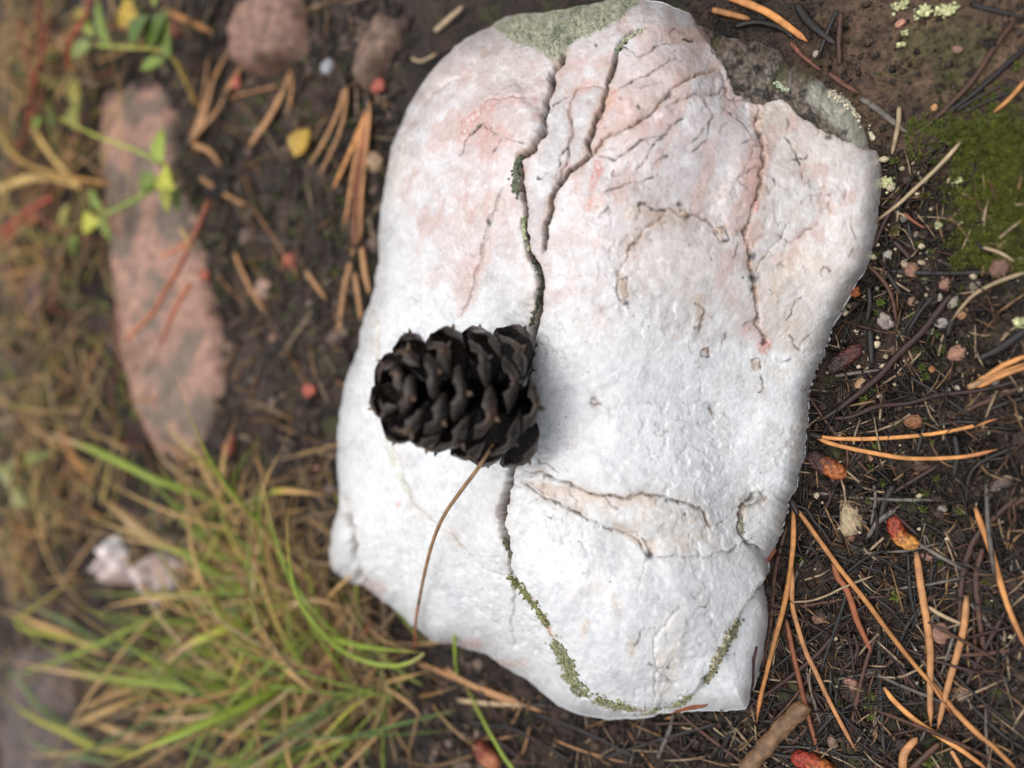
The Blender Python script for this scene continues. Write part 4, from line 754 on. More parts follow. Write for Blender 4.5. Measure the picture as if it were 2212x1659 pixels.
# fine crumbs, grit and needle dust
def scatter(nn, xr, yr, wfun=None):
    out = []
    while len(out) < nn:
        x, y = random.uniform(*xr), random.uniform(*yr)
        if inrock(x, y, 3) or (wfun and random.random() > wfun(x, y)): continue
        out.append(Gd(x, y, 0))
    return np.array(out)
p = np.vstack([scatter(5200, (1480, 2230), (-10, 1670), lambda x, y: .25 if y < 300 else 1), scatter(1100, (860, 1640), (1400, 1670)), scatter(4200, (-20, 880), (-10, 1670))]); p[:, 2] += RNG.uniform(-.03, .09, len(p))
k = RNG.uniform(0, 1, (len(p), 1)); C = np.array((.012, .009, .007)) * (1 - k) + np.array((.065, .042, .029)) * k
C = np.where((p[:, :1] < -4) & (RNG.uniform(0, 1, (len(p), 1)) < .16), np.array((.17, .12, .095)) * RNG.uniform(.6, 1.4, (len(p), 1)), C)
V, F, C = blobs(p, RNG.gamma(3, .022, len(p)) * np.where(p[:, 0] < -4, 2.1, 1), C, .6); tag(add('soil_crumbs', mkmesh('soil_crumbs', V, F, C, smooth=False), M['soil']), 'dark wet crumbs of soil and bark covering the ground', 'soil', kind='stuff')
p = scatter(130, (1620, 2230), (250, 1500), lambda x, y: math.exp(-((x - 1880) / 180) ** 2 - ((y - 640) / 260) ** 2) + .12); p[:, 2] += RNG.uniform(.08, .17, len(p))
V, F, C = blobs(p, RNG.gamma(3, .017, len(p)), np.array((.38, .32, .22)) * RNG.uniform(.35, 1.2, (len(p), 1)), .8); tag(add('pale_grit', mkmesh('pale_grit', V, F, C), M['crust']), 'tiny pale grains of grit scattered right of the rock', 'grit', kind='stuff')
Vs, Fs_, Cs = [], [], []; off = 0
for q, reg in [(1500, ((1560, 2230), (350, 1670))), (260, ((900, 1640), (1440, 1670))), (1900, ((-20, 860), (-10, 1660)))]:
    for pp in scatter(q, *reg):
        L_ = random.uniform(.3, 1.5); a = random.uniform(0, 6.28); r = random.uniform(.012, .04); lf = q == 1900; L_ *= 2.0 if lf else 1; r *= 2.0 if lf else 1; dv = np.array([cos(a), sin(a), random.gauss(0, .12)]) * L_ / 2; pp = pp + [0, 0, random.uniform(.0, .18)]
        V, F, _, _ = sweep(crv([pp - dv, pp + [random.gauss(0, .06), random.gauss(0, .06), .03], pp + dv], 4), [r, r, r * .9, r * .3], 4)
        c = random.choice([(.02, .014, .011)] * 5 + ([(.07, .05, .045), (.16, .10, .07), (.05, .06, .02), (.24, .12, .05)] if lf else []) + [(.09, .045, .025), (.22, .13, .065), (.3, .22, .14)]); Vs.append(V); Fs_ += [tuple(i + off for i in f) for f in F]; Cs.append(np.tile(c, (len(V), 1))); off += len(V)
tag(add('needle_dust', mkmesh('needle_dust', np.vstack(Vs), Fs_, np.vstack(Cs)), M['wetneedle']), 'fine broken needle bits and rootlets strewn over the soil', 'litter', kind='stuff')
# ------------------------------------------------------------------ pebbles
PB_ = []
for i in range(7):
    q = IV3 * np.array([1, random.uniform(.7, .95), random.uniform(.5, .7)]); d = .42 * pn(IV3 * 1.2 + i * 9.1) + .22 * np.abs(pn(IV3 * 2.6 + i * 5.3)) + .08 * pn(IV3 * 6 + i); q = q * (1 + d)[:, None]; PB_.append(q)
def pebble(crop, x, y, dia, c, label, name='pebble', cat='pebble', group=None, mat='stone'):
    P_ = cp(crop, (x, y)); b = Gd(*P_, .06); r = dia * CROP[crop][2] * pxcm(b) / 2
    V = random.choice(PB_) * r; nz = pn(IV3 * 2.5 + x)[:, None]; C = np.array(c) * (.48 if min(c) > .25 else .8) * (1 + .6 * nz)
    o = add(name, mkmesh(name, V, IF3, C), M[mat], None, b + [0, 0, r * .22]); o.rotation_euler[2] = random.uniform(0, 6); tag(o, label, cat, group)
PKP, ORP, WHP, BRP = (.30, .16, .11), (.34, .15, .06), (.52, .45, .38), (.16, .08, .045)
for a in [('d',430,735,80,PKP,'small pink pebble among the crossing needles'),('d',1175,815,120,PKP,'flat pink pebble right of the upright orange needle'),('d',1090,345,70,PKP,'pink brown pebble under the orange catkin'),('d',640,1140,70,PKP,'dull pink pebble beside the broad black needle'),
  ('d',890,365,50,BRP,'tiny brown pebble above the long black needle'),('d',1280,1180,60,BRP,'brown pebble between orange needles near the right edge'),('d',1120,740,45,WHP,'white grain on top of the flat pink pebble'),('c',1230,640,130,(.26,.11,.05),'round reddish brown pebble above the orange pair'),('c',760,300,105,(.38,.24,.13),'tan disc like pebble beside the maroon needle'),
  ('c',1395,170,55,ORP,'tiny orange pebble beside a moss tuft'),('c',1290,1030,135,(.10,.05,.028),'dark brown oval seed below the orange pair'),('c',1620,30,140,PKP,'pinkish pebble at the top of the gritty patch'),('b',710,1040,95,(.36,.10,.03),'orange red bead like grain touching the rock'),
  ('b',980,1300,150,(.50,.42,.37),'pale oval stone embedded in the brown clod'),('b',1510,965,125,PKP,'pink pebble in the gritty patch'),('b',1660,1225,110,(.32,.17,.09),'orange brown pebble beside the pale stalk'),('b',1220,1120,85,(.33,.2,.13),'small tan pebble amid black splinters'),('b',1210,840,130,(.27,.14,.09),'brown pebble under the level black needle'),
  ('b',1000,705,75,(.62,.57,.50),'white pebble at the moss tuft beside the rock'),('b',1105,885,60,(.55,.48,.32),'cream grain touching the level black needle'),('b',1330,935,60,(.55,.48,.36),'cream grain below the level black needle'),('b',1150,765,45,(.6,.55,.48),'white chip above the level black needle'),('b',1450,1090,80,(.55,.5,.38),'cream pebble beside the wide maroon needle'),
  ('b',1580,1130,110,(.5,.44,.34),'pale broken pebble left of the pale stalk'),('b',1480,1310,120,(.52,.47,.42),'white stone chip below the wide maroon needle'),('b',1375,1385,70,(.55,.47,.32),'cream grain near the lower end of the maroon needle'),('b',1150,385,70,(.42,.38,.33),'grey white grain below the large moss tuft'),('b',1250,530,50,(.5,.44,.38),'white grain beside a black stub'),
  ('b',1770,970,110,(.4,.35,.27),'pale pebble right of the pink one'),('b',2000,820,190,(.22,.12,.09),'large dull pink pebble at the end of the level black needle'),('b',1700,1030,70,ORP,'orange pebble at the bend of the pale stalk'),('c',1540,355,50,(.6,.54,.45),'white grain above the long maroon needle, left of two'),('c',1630,335,50,(.6,.56,.47),'white grain above the long maroon needle, right of two'),
  ('c',1950,285,80,(.45,.4,.33),'pale chip under the right orange bundle'),('c',945,140,55,(.6,.55,.48),'white grain beside the maroon needle near the dark catkin'),('c',1480,1410,80,(.42,.35,.28),'pale chip between moss tufts'),('a',1110,215,80,(.34,.17,.12),'reddish chip on the bare soil'),('a',1620,440,80,(.36,.2,.15),'pink chip on the bare soil near the black needle'),
  ('a',1415,960,60,(.42,.22,.10),'orange grain below the bare soil'),('a',365,485,60,(.5,.44,.36),'white grain between the black needles at the top'),
  ('f',705,665,110,(.46,.13,.09),'red bud right of the left needle bundle','bud','bud'),('f',215,245,120,(.42,.12,.08),'red bud by the orange brown stalk','bud','bud'),('f',1205,1165,0.1,PKP,'x') ]:
    if a[5] != 'x': pebble(*a[:6], *(a[6:]))
for crop, x, y, d, lb in [('f',1850,690,150,'large dark red bud under the brown stone'),('g',1140,570,90,'bright red bud right of the long slab'),('g',1610,480,85,'upper red bud left of the rock'),('g',1720,1190,95,'lower red bud left of the pine cone'),('g',1080,250,60,'pink grain at the right edge of the slab'),('g',1470,630,110,'pinkish chip between slab and rock'),('h',1120,110,90,'red bud above the grass tussock')]:
    pebble(crop, x, y, d, (.44, .115, .075) if 'bud' in lb else (.40, .25, .19), lb, 'bud' if 'bud' in lb else 'pebble', 'bud' if 'bud' in lb else 'pebble')
pebble('P', 712, 145, 36, (.55, .57, .60), 'whitish chip between the pink stone and the brown stone')
pebble('P', 810, 352, 44, (.36, .24, .15), 'tan pebble against the left edge of the rock')
for i in range(46):
    x, y = (random.uniform(0, 830), random.uniform(0, 1500)) if i < 26 else (random.uniform(1700, 2212), random.uniform(950, 1650))
    if inrock(x, y, 20): continue
    pebble('P', x, y, random.uniform(10, 26), random.choice([PKP, BRP, (.12, .09, .075), (.20, .13, .10)]), 'dull small blurred pebble on the soil near ' + lmk('back', x, y) if i < 26 else 'dull small pebble half buried near ' + lmk('right', x, y), group='pebbles behind the rock' if i < 26 else 'pebbles in the right litter')
# ------------------------------------------------------------------ pollen catkins and stick
def catkin(crop, pts, wd, ca_, cb_, label):
    path = npath(crop, pts, .0, 22); r = wd * CROP[crop][2] * pxcm(path[10]) / 2; path[:, 2] += r * .7
    t = np.linspace(0, 1, len(path)); V, F, tt, aa = sweep(path, r * np.sqrt(np.clip(1 - (2 * t - 1) ** 4, .04, 1)), 16)
    ring = np.repeat(path, 16, 0); nv = V - ring; bp = 1 + .16 * np.maximum(np.sin(aa * 2 * pi * 6 + tt * 26), np.sin(-aa * 2 * pi * 6 + tt * 26)); V = ring + nv * bp[:, None]
    k = sst(.35, .65, tt + .25 * n2(tt * 4, aa * 4, 1.1, wd))[:, None]; C = np.array(ca_) * (1 - k) + np.array(cb_) * k; C = C * (.55 + .6 * (bp[:, None] - .9) / .2)
    org = path[len(path) // 2]; tag(add('pollen_catkin', mkmesh('pollen_catkin', V - org, F, C), M['catkin'], None, org), label, 'catkin')
catkin('d', [(890,95),(905,170),(950,240),(1050,272)], 92, (.22,.035,.015), (.50,.22,.05), 'bent red and orange pollen catkin right of the tan chip')
catkin('d', [(262,1590),(350,1590),(450,1640),(560,1720)], 105, (.24,.03,.014), (.30,.09,.02), 'red pollen catkin cut by the bottom edge right of the stick')
catkin('c', [(320,900),(400,990),(500,1040),(640,1120)], 150, (.05,.022,.02), (.30,.09,.025), 'dark catkin with orange tip at the rock edge below the orange pair')
catkin('c', [(480,200),(580,110),(680,40),(770,-40)], 130, (.035,.02,.018), (.07,.022,.018), 'dark maroon catkin at the rock edge above the gap')
catkin('P', [(1038,1595),(1052,1622),(1085,1650)], 34, (.16,.03,.018), (.36,.13,.06), 'small dark red catkin at the bottom left of the rock')
catkin('P', [(1715,1640),(1740,1638),(1770,1670)], 20, (.2,.03,.015), (.2,.04,.015), 'tiny red catkin behind the larger bottom one') if False else None
path = npath('d', [(355,1255),(250,1350),(150,1460),(-20,1660)], .1, 24); r = 105 * .349 * pxcm(path[8]) / 2; path[:, 2] += r * .5; t = np.linspace(0, 1, 24)
V, F, tt, aa = sweep(path, r * (1 + .08 * np.sin(t * 21) + .06 * np.sin(t * 47)) * np.where(t < .06, .75, 1), 18); V += (.03 * n2(tt * 9, aa * 6, 1.3, 9))[:, None] * np.array([0, 0, 1])
C = np.array((.20, .115, .06)) * (1 + .5 * n2(tt * 5, np.abs(aa - .5) * 9, 1.4, 4)[:, None]); org = path[12]
stick = tag(add('broken_stick', mkmesh('broken_stick', V - org, F, C), M['bark'], None, org), 'thick brown broken stick below the lower right corner of the rock', 'stick')
# ------------------------------------------------------------------ moss
def sprig_geo(r, seed, nl=16, c=(.075, .10, .018)):
    rg = np.random.default_rng(seed); Vs, Fs, Cs = [], [], []; off = 0
    for i in range(nl):
        a = i * 2.4 + rg.normal(0, .15); el = .15 + .9 * i / nl; L_ = r * rg.uniform(.75, 1.15) * (1 - .35 * i / nl); d = np.array([cos(a) * cos(el), sin(a) * cos(el), sin(el)]); sd = np.array([-sin(a), cos(a), 0]); w_ = L_ * .13
        pts = [np.zeros(3) + [0, 0, r * .2 * i / nl], d * L_ * .5 + [0, 0, L_ * .10 + r * .2 * i / nl], d * L_ + [0, 0, -L_ * .04 + r * .2 * i / nl]]
        V = [pts[0] - sd * w_ * .6, pts[0] + sd * w_ * .6, pts[1] + sd * w_, pts[1] - [0, 0, w_ * .6], pts[1] - sd * w_, pts[2]]
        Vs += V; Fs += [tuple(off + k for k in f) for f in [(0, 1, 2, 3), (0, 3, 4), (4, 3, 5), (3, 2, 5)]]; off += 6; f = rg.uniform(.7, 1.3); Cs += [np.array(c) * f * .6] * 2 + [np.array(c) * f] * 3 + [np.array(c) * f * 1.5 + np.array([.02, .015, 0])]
    return np.array(Vs), Fs, np.array(Cs)
sp = [('a',1070,1430,90,'bright moss tuft against the upper right rock edge, biggest of three'),('a',1210,1380,75,'moss tuft right of the biggest one at the rock edge'),('a',1170,1230,70,'moss tuft under the pale tan needle'),('a',1470,1090,90,'moss tuft at the foot of the long slanting needle'),('a',930,660,55,'tiny yellow green moss tuft on the bare soil'),('a',1860,1370,110,'olive moss tuft on the cushion'),('a',2120,620,60,'moss tuft in the upper right corner region'),
 ('a',700,850,70,'moss tuft under the rusty brown needle end'),('b',1340,190,115,'large olive moss tuft beside the pale dry stalk'),('b',1060,490,100,'dark green moss tuft below the large olive one'),('b',1050,250,60,'moss tuft under the dark shiny needle'),('b',890,720,95,'green moss tuft touching the rock with a white grain'),('b',940,1130,95,'green moss tuft above the pale oval stone'),('b',1270,620,80,'brownish moss tuft in the grit'),
 ('b',1380,690,75,'moss tuft above the level black needle, left of two'),('b',1600,730,90,'moss tuft above the level black needle, right of two'),('b',1640,990,75,'moss tuft right of the pink pebble'),('b',1490,1550,80,'moss tuft below the maroon needle'),('b',1210,1250,65,'moss tuft between maroon needle and oval stone'),('b',1440,1410,60,'moss tuft beside the charred splinter'),('b',900,1220,60,'moss tuft just left of the oval stone'),('b',1550,60,80,'olive tuft at the cushion edge'),
 ('c',1310,150,90,'tall moss tuft beside the tiny orange pebble'),('c',1335,240,80,'moss tuft below the tall one'),('c',860,365,75,'moss tuft with white speck beside the maroon needle'),('c',780,440,80,'moss tuft between two dark needles'),('c',1095,660,90,'star shaped moss tuft next to the reddish brown pebble'),('c',910,855,80,'moss tuft between the needles of the orange pair'),('c',850,1050,85,'moss tuft below the orange pair'),('c',1445,1150,75,'moss tuft left of the thick black needle'),
 ('c',1340,1270,90,'moss tuft in the group of three above the catkin, topmost'),('c',1230,1330,70,'moss tuft in the group of three, left one'),('c',1320,1410,90,'moss tuft in the group of three, lowest'),('c',1640,1430,85,'flat moss tuft left of the bright orange needle'),('c',950,1190,60,'small moss tuft above the tan chip'),('c',1390,820,60,'dark tuft between the orange needles'),('c',830,1340,60,'moss tuft right above the tan chip'),
 ('d',740,1210,70,'bright moss tuft beside the broad black needle, top of three'),('d',730,1270,60,'bright moss tuft beside the broad black needle, middle of three'),('d',742,1345,60,'bright moss tuft beside the broad black needle, lowest of three'),('d',1180,385,55,'yellowish moss tuft below the catkin'),('d',900,600,75,'dark moss tuft behind the long orange needle'),('d',330,355,55,'tiny moss tuft right of the rock corner'),('d',1460,510,60,'moss tuft between the hanging brown needles'),('d',1520,1180,60,'moss tuft in the litter near the right edge'),('d',560,1260,50,'small tuft above the pointed red brown tip'),('d',1110,1620,90,'moss tuft at the bottom edge')]
for i, (crop, x, y, d, lb) in enumerate(sp):
    b = Gd(*cp(crop, (x, y)), .10); r = d * CROP[crop][2] * pxcm(b) * .62; c = (.075, .105, .018) if 'olive' not in lb and 'brown' not in lb else (.085, .085, .02)
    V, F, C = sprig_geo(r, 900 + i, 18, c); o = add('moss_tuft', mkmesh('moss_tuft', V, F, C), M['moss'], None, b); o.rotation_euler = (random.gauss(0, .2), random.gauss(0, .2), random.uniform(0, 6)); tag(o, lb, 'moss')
Vs, Fs_, Cs = [], [], []; off = 0
def mosspt(nn, fn, rr_, c):
    global off
    for i in range(nn):
        x, y = fn(); b = Gd(x, y, random.uniform(.05, .14))
        if inrock(x, y, 2): continue
        V, F, C = sprig_geo(random.uniform(*rr_), i, 7, np.array(c) * random.uniform(.6, 1.3)); a = random.uniform(0, 6.28); V = np.stack([V[:, 0] * cos(a) - V[:, 1] * sin(a), V[:, 0] * sin(a) + V[:, 1] * cos(a), V[:, 2]], -1)
        Vs.append(V + b); Fs_.extend(tuple(k + off for k in f) for f in F); Cs.append(C); off += len(V)
mosspt(700, lambda: (random.uniform(2060, 2230), random.uniform(270, 590)), (.12, .25), (.075, .085, .012))
mosspt(900, lambda: (random.gauss(2160, 55), random.gauss(400, 85)), (.10, .2), (.085, .10, .012))
mosspt(260, lambda: (random.uniform(1960, 2212), random.uniform(255, 310) + random.gauss(0, 10)), (.06, .12), (.095, .12, .015))
mosspt(260, lambda: (random.gauss(2040, 90), random.gauss(430, 100)), (.05, .1), (.06, .06, .018))
mosspt(160, lambda: (random.uniform(1700, 2212), random.uniform(30, 1600)), (.05, .09), (.07, .085, .016))
mosspt(230, lambda: (random.uniform(400, 800), random.uniform(60, 720)), (.12, .3), (.10, .13, .018))
mosspt(200, lambda: (random.uniform(-20, 330), random.uniform(-20, 1150)), (.25, .55), (.15, .19, .025))
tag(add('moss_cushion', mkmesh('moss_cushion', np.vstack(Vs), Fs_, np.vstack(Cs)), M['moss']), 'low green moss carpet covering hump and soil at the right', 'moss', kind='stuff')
# pale lichen crumbs
for crop, x, y, d, lb in [('a',1120,60,90,'pale green lichen clump at the top edge'),('a',1330,110,120,'pale yellow lichen clump on the bare soil, left of two'),('a',1530,110,130,'pale yellow lichen clump on the bare soil, right of two'),('a',1150,300,40,'small yellow lichen spot below the clump'),('a',1125,402,40,'small yellow lichen speck on the bare soil'),('a',1000,1615,120,'cream lichen crust against the right edge of the rock'),('b',1620,80,80,'pale lichen bit beside the cushion'),('b',1460,450,50,'pale lichen speck below the cushion'),('b',1810,430,50,'pale lichen speck in the green moss'),('b',2190,1310,110,'pale green lichen crumb at the right edge')]:
    b = Gd(*cp(crop, (x, y)), .06); k = CROP[crop][2] * pxcm(b) * d; m_ = int(14 + d * .45); q = RNG.normal(0, .30, (m_, 3)) * k * np.array([1, .7, .0]); q[:, 2] = RNG.uniform(0, .05, m_) + .04
    V, F, C = blobs(q, RNG.uniform(.025, .06, m_), np.array((.46, .47, .25)) * RNG.uniform(.6, 1.3, (m_, 1)), .6); tag(add('lichen_clump', mkmesh('lichen_clump', V, F, C), M['crust'], None, b), lb, 'lichen')
# ------------------------------------------------------------------ grass
GRN, YGR, TANG, DRY, PUR = (.24, .31, .04), (.43, .43, .055), (.62, .40, .16), (.42, .26, .115), (.12, .035, .035)
def blademesh(path, wid, c0, c1, tipf=.3, flat=.22):
    n = len(path); t = np.linspace(0, 1, n); V, F, tt, aa = sweep(path, wid * (.75 + .25 * sst(0, .3, t)) * (1 - .93 * sst(.45, 1, t)), 6, flat, upv=(.3, .3, 1), twist=random.uniform(-1.2, 1.2))
    k = sst(1 - tipf - .15, 1 - tipf + .08, tt + .05 * n2(tt * 6, aa, 1, wid * 99))[:, None]; C = np.array(c0) * (1 - k) + np.array(c1) * k
    b = sst(.12, 0, tt)[:, None] * .7; C = C * (1 - b) + np.array((.32, .23, .12)) * b
    return mkmesh('blade', V, F, C, {'aa': aa})
tus = {}
def tussock(key, px_, py_, label):
    b = Gd(px_, py_, 0); e = empty('grass_tussock', b); tus[key] = (e, b); tag(e, label, 'grass', 'grass tussocks left of the rock')
tussock('A', 600, 1310, 'largest grass tussock with arching green blades left of the rock'); tussock('B', 500, 1085, 'small upper grass tussock with dry tan tips left of the rock'); tussock('C', 690, 1490, 'grass tussock at the bottom edge with the broad green blade')
def blade(key, wd, pts, c0, c1, tipf=.3, crop='h'):
    e, b = tus[key]; P3 = np.array([Gd(*cp(crop, p[:2]), p[2]) for p in pts]); path = crv(P3, max(16, 4 * len(pts))); w_ = wd * CROP[crop][2] * pxcm(path[len(path) // 2]) / 2
    add('blade', blademesh(path - b, w_, c0, c1, tipf), M['grass'], e)
blade('B', 40, [(1060,375,.3),(900,312,1.3),(760,270,2),(600,190,2.4),(400,100,2.4),(150,18,2.1)], GRN, (.50,.33,.17), .32)
blade('B', 22, [(1080,290,.5),(1000,190,1.2),(920,130,1.6),(800,0,1.9),(740,-60,2)], YGR, YGR, .1)
blade('B', 30, [(1090,400,.2),(1000,260,1.4),(940,110,2),(880,20,2.2)], TANG, TANG)
blade('B', 40, [(1080,390,.2),(1070,250,1),(1100,90,1.8),(1150,-60,2.4)], TANG, (.36,.2,.08))
blade('A', 26, [(1300,745,.3),(1258,560,1.6),(1255,400,2.6),(1290,260,3.3),(1330,180,3.5),(1412,15,3.8)], GRN, TANG, .4)
blade('A', 30, [(1560,1020,1.2),(1750,1070,2.2),(1950,1095,2.7),(2040,1102,2.9)], GRN, GRN, .05)
blade('A', 30, [(2052,1104,2.9),(2000,1142,3),(1900,1166,3.1),(1760,1142,3.3),(1640,1080,3.6),(1530,970,4),(1440,830,4.4),(1400,650,4.9),(1390,480,5.2),(1412,335,5.4)], GRN, (.50,.30,.07), .16)
blade('A', 20, [(1390,1275,.4),(1300,1210,1.4),(1200,1100,2.4),(1100,970,3.1),(1030,860,3.5),(950,740,3.8),(870,620,3.9),(778,502,3.9)], GRN, TANG, .3)
blade('A', 30, [(1300,800,.3),(1180,790,1.2),(1000,690,2.1),(870,620,2.5),(600,510,2.9),(360,430,2.9)], GRN, (.40,.27,.10), .5)
blade('A', 30, [(1420,800,.3),(1100,808,1.5),(850,826,2.2),(560,870,2.4),(468,922,2.3)], GRN, TANG, .45)
blade('A', 26, [(820,900,.6),(600,1000,1.6),(480,1060,2),(200,1170,2.4),(-40,1240,2.5)], GRN, GRN, .1)
blade('A', 24, [(480,1062,1.5),(300,1028,2),(85,965,2.4),(200,860,2.8),(330,780,3),(480,745,3.1),(640,740,3.1)], YGR, (.38,.30,.06), .5)
blade('A', 26, [(850,1130,.8),(600,1090,1.5),(430,1020,2.2),(330,955,2.6),(150,880,2.8),(-20,800,3)], (.16,.22,.07), (.30,.27,.09), .3)
blade('A', 30, [(520,1120,.9),(330,1020,1.6),(150,950,2),(-30,880,2.3)], TANG, TANG)
blade('C', 38, [(1340,1310,.3),(1000,1290,1.7),(730,1250,2.4),(400,1210,2.9),(200,1175,3),(-30,1128,3)], GRN, (.46,.30,.14), .42)
blade('C', 34, [(700,1600,.6),(460,1560,1.6),(300,1480,2.2),(130,1400,2.6),(-20,1265,2.8)], YGR, GRN, .2)
blade('C', 28, [(460,1530,1),(330,1460,1.6),(200,1370,2.2),(100,1250,2.6),(-10,1140,2.7)], (.17,.23,.08), (.17,.23,.08), .2)
blade('C', 58, [(1430,1248,.8),(1280,1310,2.2),(1150,1380,3.2),(1000,1440,4.1),(850,1505,4.7),(700,1565,5.1),(480,1680,5.4)], GRN, (.36,.30,.06), .3)
blade('C', 30, [(1430,1262,.8),(1150,1400,3.2),(900,1525,4.5),(700,1640,5.1),(620,1690,5.2)], (.30,.20,.08), (.34,.22,.09), .3)
blade('C', 34, [(1760,1255,.8),(1600,1340,1.8),(1450,1452,2.6),(1300,1545,3.2),(1120,1690,3.6)], (.13,.17,.05), GRN, .2)
blade('C', 24, [(560,1640,1),(350,1600,2),(180,1550,2.6),(42,1432,2.9)], (.19,.25,.10), (.22,.28,.12), .3)
blade('C', 38, [(330,1462,1.2),(500,1390,1.8),(640,1330,2),(790,1268,2)], TANG, (.45,.27,.08), .4)
blade('A', 48, [(1290,890,.3),(1080,990,2),(920,1062,2.6),(830,1130,2.8),(745,1235,2.9)], YGR, (.48,.31,.15), .4)
blade('C', 34, [(1200,1385,.6),(950,1345,1.6),(790,1328,1.8)], (.42,.20,.06), (.36,.18,.07))
blade('C', 30, [(700,1270,1.5),(540,1310,1.8),(355,1395,1.7)], (.44,.26,.10), TANG)
blade('C', 48, [(800,1555,.8),(600,1490,1.7),(430,1435,2)], (.44,.30,.15), TANG)
blade('C', 24, [(770,1325,1.6),(680,1420,2),(625,1520,2.1)], (.28,.14,.05), TANG)
blade('A', 30, [(1180,1095,2),(1130,1240,2.4),(1118,1345,2.4)], YGR, (.42,.24,.07), .4)
blade('A', 44, [(1360,930,.3),(1420,870,1.3),(1530,850,1.6),(1650,885,1.4),(1760,940,.9)], (.52,.36,.18), (.42,.25,.10))
blade('B', 36, [(1310,320,.4),(1400,318,1.2),(1500,330,1.3),(1620,350,1.0)], YGR, TANG, .7)
blade('A', 34, [(1290,770,.2),(1220,660,.8),(1130,560,1.3),(1100,470,1.7),(1180,400,2)], (.42,.27,.12), DRY)
blade('A', 60, [(850,600,1.6),(720,540,1.8),(560,400,1.6),(470,330,1.2)], (.44,.30,.15), (.40,.26,.11))
blade('C', 22, [(1380,1280,.5),(1470,1230,1.6),(1600,1160,1.9),(1680,1110,1.9)], PUR, PUR)
blade('C', 24, [(1430,1690,.8),(1560,1520,1.5),(1700,1370,1.8),(1860,1270,1.6)], (.40,.27,.12), YGR, .4)
blade('C', 20, [(1850,1250,.6),(1960,1220,1),(2080,1190,1)], TANG, TANG)
blade('C', 20, [(1850,1260,.6),(1980,1350,.7),(2080,1470,.6)], DRY, DRY)
blade('A', 20, [(1700,1060,.6),(1770,1000,.9),(1790,920,.9)], (.38,.10,.06), (.38,.10,.06))
def rblades(key, nn, spread, lean, Lr, wr, cols, fixed=None):
    e, b = tus[key]
    for i in range(nn):
        x, y = proj(b + np.array([0, 0, 0])); x += random.gauss(0, spread[0]); y += random.gauss(0, spread[1])
        if inrock(x, y, 12): continue
        p = Gd(x, y, -.05); az = random.gauss(pi, lean); L_ = random.uniform(*Lr); up_ = random.uniform(.35, 1.3); d = np.array([cos(az) * .9, sin(az) * .9, up_]); d /= np.linalg.norm(d); st = L_ / 12; pts = [p]; dro = random.uniform(.05, .17)
        for k in range(12):
            d = d + np.array([random.gauss(0, .03), random.gauss(0, .03), -dro]); d /= np.linalg.norm(d); q = pts[-1] + d * st; q[2] = max(q[2], G(q[0], q[1]) + .08); pts.append(q)
        c0, c1, tf = random.choice(cols); add('blade', blademesh(np.array(pts) - b, random.uniform(*wr), c0, c1, tf * random.uniform(.6, 1.4)), M['grass'], e)
GC = [(GRN, TANG, .2), (GRN, YGR, .2), ((.21, .28, .05), GRN, .2), (GRN, TANG, .3), (GRN, GRN, .1), (YGR, TANG, .35), (GRN, (.42,.26,.08), .5), ((.09,.16,.03), YGR, .3), ((.15,.22,.06), TANG, .3)]; TC = [(TANG, TANG, .3), (DRY, TANG, .3), ((.40,.22,.08), DRY, .3), ((.5,.36,.19), DRY, .3)]
rblades('A', 95, (75, 85), 1.0, (4, 12), (.05, .10), GC + TC + TC); rblades('A', 55, (80, 95), 1.8, (2.5, 6), (.03, .07), TC)
rblades('B', 32, (40, 36), 1.1, (2, 5), (.05, .10), GC + TC + TC); rblades('B', 30, (60, 45), 2.2, (1.5, 3.5), (.03, .07), TC)
rblades('C', 100, (130, 70), .9, (5, 13), (.05, .10), GC + TC); rblades('C', 50, (90, 70), 1.8, (2, 4.5), (.03, .06), TC)
Vs, Fs_, Cs, As = [], [], [], []; off = 0
for i in range(1300):      # dead thatch
    k = random.random(); x, y = (random.gauss(690, 80), random.gauss(1330, 150)) if k < .30 else (random.gauss(330, 220), random.gauss(1440, 130)) if k < .52 else (abs(random.gauss(0, 130)), random.uniform(-20, 1250))
    if inrock(x, y, 6) or (165 < x < 390 and 1110 < y < 1360): continue
    fl = x < 330 and y < 1250; p = Gd(x, y, random.uniform(.05, 1.6 if fl else .7)); a = random.uniform(0, 6.28); L_ = random.uniform(1, 3.4) * (1.7 if fl else 1.2); dv = np.array([cos(a), sin(a), random.gauss(0, .15)]) * L_ / 2; r = random.uniform(.02, .055) * (1.9 if fl else 1.2)
    V, F, _, aa = sweep(crv([p - dv, p + np.array([random.gauss(0, .25), random.gauss(0, .25), .25]), p + dv], 8), np.linspace(r, r * .3, 8), 5, .4); c = np.array(random.choice([TANG, DRY, DRY, (.22,.13,.07), (.40,.28,.16)] + ([(.42,.22,.07), (.20,.24,.05), (.26,.08,.04), (.46,.34,.10)] if fl else []))) * random.uniform(.5, 1) * (1.35 if fl else 1)
    Vs.append(V); Fs_ += [tuple(j + off for j in f) for f in F]; Cs.append(np.tile(c, (len(V), 1))); As.append(aa); off += len(V)
tag(add('dead_grass', mkmesh('dead_grass', np.vstack(Vs), Fs_, np.vstack(Cs), {'aa': np.concatenate(As)}), M['grass']), 'matted dead tan grass around the tussocks', 'grass', kind='stuff')
